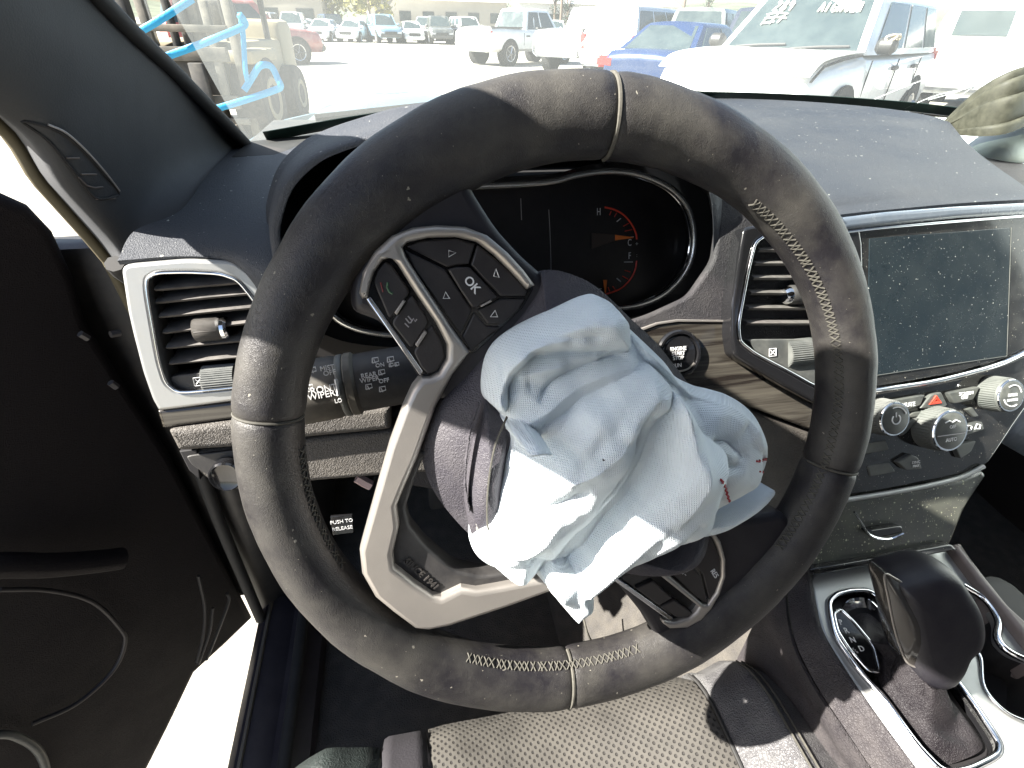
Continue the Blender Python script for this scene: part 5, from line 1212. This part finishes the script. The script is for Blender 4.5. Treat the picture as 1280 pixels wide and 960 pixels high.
    if kind == 'pickup':
        if topper:
            tr_ = [[V((x, y, z)) for y, z in ((-.90, 1.2), (-.86, 1.6), (-.74, 1.84), (0, 1.90), (.74, 1.84), (.86, 1.6), (.90, 1.2))] for x in (-2.75, -1.8, -.95)]
            me = sheet(tr_); me = mesh([v.co.copy() for v in me.vertices], [tuple(p.vertices) for p in me.polygons]+[tuple(range(7)), tuple(14+j for j in range(7))[::-1]]); ob('bed_topper', me, pm, sharp=40)
            for s in (-1, 1): pane('topper_window', [V((-2.5, s*.89, 1.36)), V((-1.2, s*.89, 1.36)), V((-1.2, s*.84, 1.68)), V((-2.5, s*.84, 1.68))])
            bx('topper_window', (-2.76, 0, 1.52), (.03, 1.3, .36), m_cglass, .01)
        else:
            bx('truck_bed', (-1.85, 0, 1.235), (1.75, 1.55, .05), m_under, .01)
            for s in (-1, 1): bx('bed_rail', (-1.85, s*.86, 1.26), (1.9, .10, .05), m_bump, .01)
    return t
white = paint('white', (.78, .79, .78)); silver = paint('silver', (.50, .53, .55), .4); blue = paint('blue', (.008, .032, .11), .2); navy = paint('navy', (.03, .06, .12), .2)
red = paint('red', (.30, .07, .06), .1); dark = paint('charcoal', (.07, .08, .08), .2); ltblue = paint('light_blue', (.20, .38, .50), .2); tan = paint('tan', (.42, .38, .30))
# damaged white suv, nose towards us
HD = 213
suv = vehicle('parked_suv', 'suv', (5.5, 6.95), HD, white, 'damaged white SUV facing the camera with writing on its windscreen', 'suv', noisy=.06, wire=True, roof=1.72)
MS = MW[suv]
def on_ws(a, b):   # point on its windscreen: a across -1..1 (its right to left), b up 0..1
    return MS @ (V((lerp(1.02, .38, b), a*lerp(.93, .74, b)*.93, lerp(1.13, 1.72, b)))+V((.025, 0, .02)))
m_ink = M('paint_marker', (.85, .85, .75), .7)
def scrawl(name, strokes, a0, b0, k, par):
    for st_ in strokes: tube(name, [on_ws(a0+x*k, b0+y*k*1.35) for x, y in cr(st_, 3)], .011, m_ink, par, n=4)
LET = {'A': [[(0, 0), (.35, 1), (.6, 0)], [(.1, .4), (.55, .4)]], 'I': [[(.2, 0), (.25, 1)]], 'G': [[(.6, .85), (.2, .95), (0, .4), (.3, 0), (.6, .2), (.6, .45), (.35, .45)]], 'N': [[(0, 0), (.05, 1), (.5, 0), (.55, 1)]],
       'O': [[(.3, 1), (0, .5), (.3, 0), (.6, .5), (.3, 1)]], 'L': [[(.1, 1), (.05, 0), (.5, .03)]], '1': [[(.1, .75), (.3, 1), (.28, 0)]], '2': [[(0, .8), (.3, 1), (.5, .7), (0, 0), (.6, 0)]], '8': [[(.3, .5), (.05, .75), (.3, 1), (.5, .75), (.3, .5), (0, .22), (.3, 0), (.58, .25), (.3, .5)]], '9': [[(.5, .8), (.25, 1), (.05, .75), (.3, .5), (.5, .8), (.45, 0)]]}
x = .12
for ch in 'AIGNOL1':
    scrawl('lettering', LET[ch], x, .66, .11, suv); x += .098
x = -.62
for ch in '289':
    scrawl('lettering', LET[ch], x, .68, .12, suv); x += .11
for q in ([(0, 0), (1.2, .2), (2.4, .1)], [(.1, -.35), (1.2, -.2), (2.6, -.3)], [(.3, .1), (.2, -.9)], [(1.3, .2), (1.1, -.8)], [(2.2, .1), (1.9, -.7)], [(.2, -.8), (1.5, -.6)]):
    tube('lettering', [on_ws(-.66+x_*.14, .60+y_*.2) for x_, y_ in q], .009, m_ink, suv, n=4)
for a0, a1 in ((-.75, -.05), (.05, .8)): tube('wiper', [on_ws(a0, .03), on_ws((a0+a1)/2, .06)+V((0, 0, .01)), on_ws(a1, .10)], .012, m_grille, suv, n=5)
mb = MB(); mb.tube([MS @ V((.62+.0*t, .42+.19*math.cos(t), 1.20+.17*math.sin(t))) for t in np.linspace(0, 6.28, 20)], .016, n=6); 
hoodm = patch([[MS @ V((x_, y_, z_)) for x_, z_ in ((1.0, 1.165), (1.6, 1.15), (2.2, 1.10), (2.46, .98))] for y_ in (-.84, -.4, 0, .4, .86)], 5, 5)
obj('hood', sheet(hoodm, .012), white, suv, sharp=50)
tube('hood_gap', [MS @ V((x_, .875, z_)) for x_, z_ in ((1.1, 1.13), (1.7, 1.10), (2.2, 1.05), (2.44, .93))], .013, m_under, suv, n=5)
wirem = M('wire_tan', (.45, .40, .30), .6)
for i in range(3):
    c = V((.95, 1.08, 1.26)); tube('wire_tangle', [MS @ (c+V((.10*math.cos(t*1.0+i)*1.2, .05*math.sin(t*2+i), .07*abs(math.sin(t+i*.7))))) for t in np.linspace(0, 6, 16)], .008, wirem, suv, n=4)
vehicle('parked_sedan', 'sedan', (6.3, 11.9), 40, blue, 'blue sedan with its tail towards us beside the white SUV', 'car')
vehicle('parked_pickup', 'pickup', (7.5, 21.8), 46, silver, 'silver pickup with lit alloy wheels behind the blue sedan', 'pickup', 'pickups parked in the yard')
vehicle('parked_pickup', 'pickup', (5.5, 25.2), 36, white, 'plain white pickup with an open bed on the bright gravel', 'pickup', 'pickups parked in the yard')
vehicle('parked_pickup', 'pickup', (12.3, 10.2), 38, white, 'white pickup with a windowed bed topper behind the white SUV', 'pickup', 'pickups parked in the yard', topper=True)
vehicle('parked_pickup', 'pickup', (15.2, 11.0), 40, ltblue, 'pale blue pickup with bed topper beyond the white topper pickup', 'pickup', 'pickups parked in the yard', topper=True)
vehicle('parked_suv', 'suv', (8.0, 18.2), 40, silver, 'silver SUV partly hidden behind the blue sedan', 'suv')
vehicle('parked_suv', 'suv', (10.2, 18.2), 50, dark, 'charcoal SUV parked beyond the white SUV roof', 'suv')
vehicle('parked_suv', 'suv', (11.3, 16.6), 48, navy, 'navy SUV just showing over the white SUV hood', 'suv')
vehicle('parked_suv', 'suv', (-5.0, 23.0), 25, red, 'faded red SUV parked behind the forklift', 'suv')
row = [(-8.6, 'sedan', dark, 'charcoal sedan at the near end of the distant row'), (-6.2, 'suv', silver, 'silver SUV second in the distant row of wrecks'), (-4.0, 'sedan', white, 'white sedan beside the silver SUV in the distant row'), (-1.9, 'sedan', white, 'white sedan left of the pale blue car in the distant row'),
       (.3, 'suv', ltblue, 'pale blue SUV in the middle of the distant row'), (2.4, 'sedan', white, 'white sedan just past the pale blue SUV in the row'), (4.5, 'suv', dark, 'charcoal SUV between two white cars in the distant row'), (6.7, 'suv', white, 'white SUV closing the distant row by the building')]
for i, (x_, kd, c_, lb) in enumerate(row):
    lb = lb.replace(' left of', ' next to')
    vehicle('distant_car', kd, (x_-1.0+.5*i*.2, 50+.6*(i % 2)), 270+random.uniform(-14, 14), c_, lb, 'car', 'distant row of parked cars')
row2 = [(-10.5, 'suv', tan, 'tan SUV in the back row under the white roofed shed'), (-7.2, 'sedan', silver, 'silver sedan in the back row near the shed'), (-4.9, 'suv', navy, 'navy SUV in the back row by the yellow tree'), (-1.0, 'sedan', red, 'red sedan in the back row behind white cars'), (3.6, 'suv', silver, 'silver SUV in the back row before the long building'), (6.0, 'sedan', tan, 'tan sedan in the back row before the long building'),
        (16, 'suv', white, 'white SUV far off beyond the pickups'), (20, 'sedan', dark, 'charcoal sedan far off beyond the pickups'), (24.5, 'suv', tan, 'tan SUV far off near the wooden pole')]
for i, (x_, kd, c_, lb) in enumerate(row2):
    vehicle('distant_car', kd, (x_, 58+.8*(i % 3)), 270+random.uniform(-30, 30), c_, lb, 'car', 'back row of parked cars')

# ---- forklift with blue straps
FH = rad(262)
fk = thing('forklift', (-2.45, 8.6, GZ), 'grey mast and carriage of a large forklift looped with blue straps', 'forklift', rotz=FH)
m_fk = M('forklift_steel', (.10, .095, .08), .6, metal=.2, dust=(.5, 5, (.36, .32, .26)), var=(6, .3)); m_fk2 = M('forklift_tan', (.26, .22, .14), .6, dust=(.4, 5, (.34, .30, .22))); m_fkd = M('forklift_dark', (.04, .04, .04), .7, dust=(.5, 8, (.2, .19, .16)))
lb_ = lambda n, c, d, m, **k: box(n, c, d, m, fk, local=True, **k)
for y in (-.42, .42):
    lb_('mast_rail', (1.05, y, 1.45), (.18, .12, 2.7), m_fk, bev=.015); lb_('mast_rail', (1.12, y*.72, 1.6), (.14, .09, 2.6), m_fkd, bev=.012)
for z in (.35, .95, 1.6, 2.5): lb_('mast_crossbar', (1.06, 0, z), (.12, .9, .14), m_fk, bev=.012)
lb_('carriage_plate', (1.28, 0, .50), (.08, 1.5, .14), m_fk, bev=.01); lb_('carriage_plate', (1.28, 0, .98), (.08, 1.5, .14), m_fk, bev=.01)
for y in (-.62, -.05, .62): lb_('backrest_bar', (1.28, y, .95), (.06, .09, 1.05), m_fk, bev=.01)
for y in (-.78, .82): lb_('side_frame', (1.15, y, .75), (.10, .10, 1.5), m_fk, bev=.01)
for z in (.30, 1.22): lb_('carriage_bar', (1.30, .02, z), (.05, 1.6, .07), m_fk, bev=.008)
lb_('backrest_plate', (1.24, -.45, .80), (.03, .5, .5), m_fkd, bev=.005)
lb_('backrest_plate', (1.24, .10, .74), (.03, 1.1, .34), m_fkd, bev=.005)
for y in (-.45, .40):
    lb_('fork_shank', (1.36, y, .50), (.07, .16, .80), m_fkd, bev=.01); lb_('fork_tine', (1.95, y, .11), (1.15, .15, .05), m_fkd, bev=.01)
lb_('hydraulic_ram', (1.10, -.12, 1.45), (.10, .10, 2.2), M('ram_metal', (.4, .4, .38), .3, metal=.8), bev=.02); lb_('hydraulic_ram', (1.10, .14, 1.45), (.08, .08, 2.2), m_fkd, bev=.02)
lb_('chassis', (-.2, 0, .78), (2.2, 1.25, .62), m_fk2, bev=.05); lb_('counterweight', (-1.35, 0, .85), (.6, 1.35, .95), m_fk2, bev=.10)
lb_('fender', (.70, .80, .95), (.9, .34, .14), m_fk2, bev=.03); lb_('fender', (.70, -.80, .95), (.9, .34, .14), m_fk2, bev=.03)
lb_('overhead_guard', (-.1, 0, 2.35), (1.5, 1.2, .06), m_fkd, bev=.02)
for x_, y_ in ((.6, .55), (.6, -.55), (-.8, .55), (-.8, -.55)): lb_('guard_post', (x_, y_, 1.70), (.07, .07, 1.3), m_fkd, bev=.01)
lb_('operator_seat', (-.45, 0, 1.25), (.5, .5, .55), m_fkd, bev=.06)
for x_, y_, r_ in ((.75, .80, .48), (.75, -.80, .48), (-1.0, .65, .38), (-1.0, -.65, .38)):
    s = 1 if y_ > 0 else -1
    tw_ = lathe('wheel', V((x_, y_-s*.17, r_)), V((0, s, 0)), [(r_*.6, 0), (r_*.94, .01), (r_, .05), (r_, .30), (r_*.94, .35), (r_*.6, .36)], m_tyre, fk, n=30, local=True)
    o = lathe('rim', V((x_, y_+s*.17, r_)), V((0, s, 0)), [(r_*.58, 0), (r_*.5, .03), (r_*.2, .01)], m_fk2, fk, n=20, local=True)
    o.parent = tw_; o.matrix_basis = MW[tw_].inverted() @ MW[o]
FP = PL((-2.0, 6.1, 0), (1, .0, 0), (0, 0, 1))
m_strap = M('blue_strap', (.0, .22, .42), .5, grain=('noise', 60, .003))
def strap(px, label, r=.031, sag=0.0):
    pts = [FP.hit(*p) for p in cr(px, 6)]; pts = [p+V((0, .02*math.sin(i*.4), 0)) for i, p in enumerate(pts)]
    o = tube('blue_strap', pts, r, m_strap, None, n=6, flat=.45, up=(0, 1, 0)); tag(o, label, 'strap', 'blue straps round the forklift mast')
strap([(110, 52), (150, 50), (192, 30), (240, -2)], 'blue strap running up the forklift mast, highest of the straps')
strap([(180, 80), (232, 62), (270, 48), (303, 33), (304, 24), (299, 18)], 'blue strap crossing the middle of the forklift carriage')
strap([(300, 16), (304, 50), (307, 85), (309, 102)], 'blue strap hanging straight down the forklift backrest', r=.024)
strap([(305, 113), (316, 95), (326, 82), (338, 83), (347, 98), (351, 108), (340, 114), (300, 127), (252, 141)], 'blue strap drooping in a loop low on the forklift')
# ---- buildings, trees, poles
def shed(name, c, d, rz, label, wall, roof, nwin):
    b = thing(name, (c[0], c[1], GZ), label, 'building', rotz=rad(rz)); X, Y, H_ = d
    box('wall', (0, 0, H_/2), (X, Y, H_), wall, b, bev=.02, local=True)
    rm = mesh([V((x_, y_, z)) for x_ in (-X/2-.4, X/2+.4) for y_, z in ((-Y/2-.5, H_-.05), (0, H_+Y*.12), (Y/2+.5, H_-.05), (0, H_-.1))], [(0, 1, 5, 4), (1, 2, 6, 5), (2, 3, 7, 6), (3, 0, 4, 7), (3, 2, 1, 0), (4, 5, 6, 7)])
    obj('roof', rm, roof, b, mw=MW[b], sharp=30)
    for i in range(nwin):
        x_ = -X/2+(i+.5)*X/nwin
        f = box('window', (x_, -Y/2-.02, H_*.55), (X/nwin*.5, .06, H_*.28), m_bump, b, bev=.01, local=True)
        p_ = box('pane', (x_, -Y/2-.055, H_*.55), (X/nwin*.44, .02, H_*.23), m_cglass, b, bev=0, local=True); p_.parent = f; p_.matrix_basis = MW[f].inverted() @ MW[p_]
    return b
m_wallw = M('wall_white', (.62, .62, .60), .8, var=(.4, .1)); m_wallt = M('wall_tan', (.36, .33, .28), .85, var=(.4, .15)); m_roofw = M('roof_white', (.72, .73, .73), .6); m_roofg = M('roof_grey', (.35, .37, .38), .6)
shed('shed', (-13, 72), (14, 8, 3.4), -4, 'long shed with a white roof behind the distant wrecks', m_wallt, m_roofw, 4)
shed('workshop', (6, 78), (16, 9, 3.6), 3, 'low tan building with dark windows beyond the car row', m_wallt, m_roofw, 6)
shed('warehouse', (32, 95), (24, 10, 4.2), -6, 'wide pale warehouse far off behind the pickups', m_wallw, m_roofg, 7)
def tree(name, c, h, r, label, leaf, bark, n=420, seed=1, cz=.6):
    rnd_ = random.Random(seed); t = thing(name, (c[0], c[1], GZ), label, 'tree', 'trees beyond the yard')
    obj('trunk', mesh(*tube_geo([V((0, 0, 0)), V((.05, .02, h*.3)), V((-.05, .05, h*.75))], [h*.035, h*.026, h*.008], n=7)), bark, t, mw=MW[t])
    mb = MB()
    for i in range(7):
        a = i*2.4; mb.tube([V((0, 0, h*(.3+.05*i))), V((math.cos(a)*r*.6, math.sin(a)*r*.6, h*(.45+.07*i)))], [h*.014, h*.004], n=5)
    obj('limb', mesh(mb.v, mb.f), bark, t, mw=MW[t])
    vs, fs = [], []; lobes = [(V((rnd_.uniform(-.6, .6)*r, rnd_.uniform(-.6, .6)*r, h*(cz+rnd_.uniform(-.25, .3)))), r*rnd_.uniform(.35, .6)) for _ in range(9)]
    for i in range(n):
        c_, rr_ = rnd_.choice(lobes); d = V((rnd_.gauss(0, 1), rnd_.gauss(0, 1), rnd_.gauss(0, 1))).normalized(); p = c_+d*rr_*rnd_.uniform(.5, 1.05)
        u = d.orthogonal().normalized()*rnd_.uniform(.10, .22)*r*.5; v_ = d.cross(u).normalized()*u.length*.8+d*.05; k0 = len(vs)
        vs += [p-u, p+v_, p+u, p-v_]; fs.append((k0, k0+1, k0+2, k0+3))
    obj('crown', mesh(vs, fs), leaf, t, mw=MW[t], sharp=None); return t
m_bark = M('bark', (.12, .09, .07), .9); leafs = [M('leaf_yellow', (.26, .24, .06), .8, var=(.6, .5)), M('leaf_green', (.07, .10, .04), .8, var=(.6, .5)), M('leaf_dark', (.03, .05, .035), .85, var=(.6, .4))]
tree('roadside_tree', (-1.6, 66), 5.2, 3.0, 'yellow green tree standing between the two low buildings', leafs[0], m_bark, seed=2)
tree('roadside_tree', (-5.5, 70), 4.6, 2.4, 'yellowing bush beside the white roofed shed', leafs[0], m_bark, seed=3)
tree('roadside_tree', (14.5, 84), 5, 2.2, 'mid green tree past the tan building corner', leafs[1], m_bark, seed=4)
for i, (x_, y_, h_) in enumerate(((24, 88, 7.5), (26.5, 90, 6.5), (44, 104, 7), (60, 110, 8))):
    tree('conifer', (x_, y_), h_, 1.3, ['tall dark conifer beside the warehouse end', 'shorter dark conifer next to the tall one', 'dark conifer far behind the charcoal SUV', 'broad dark conifer at the far edge of the yard'][i], leafs[2], m_bark, seed=10+i, cz=.55)
for x_, y_, h_, lb in ((17.6, 62, 9, 'tall wooden utility pole far behind the white pickup'), (31, 62, 8, 'thin wooden pole rising behind the navy SUV')):
    p_ = thing('utility_pole', (x_, y_, GZ), lb, 'pole', 'wooden utility poles'); obj('pole_shaft', mesh(*tube_geo([V((0, 0, 0)), V((0, 0, h_))], [.16, .10], n=10)), m_bark, p_, mw=MW[p_]); box('cross_arm', (0, 0, h_-.6), (1.8, .12, .12), m_bark, p_, bev=.01, local=True)
finish()
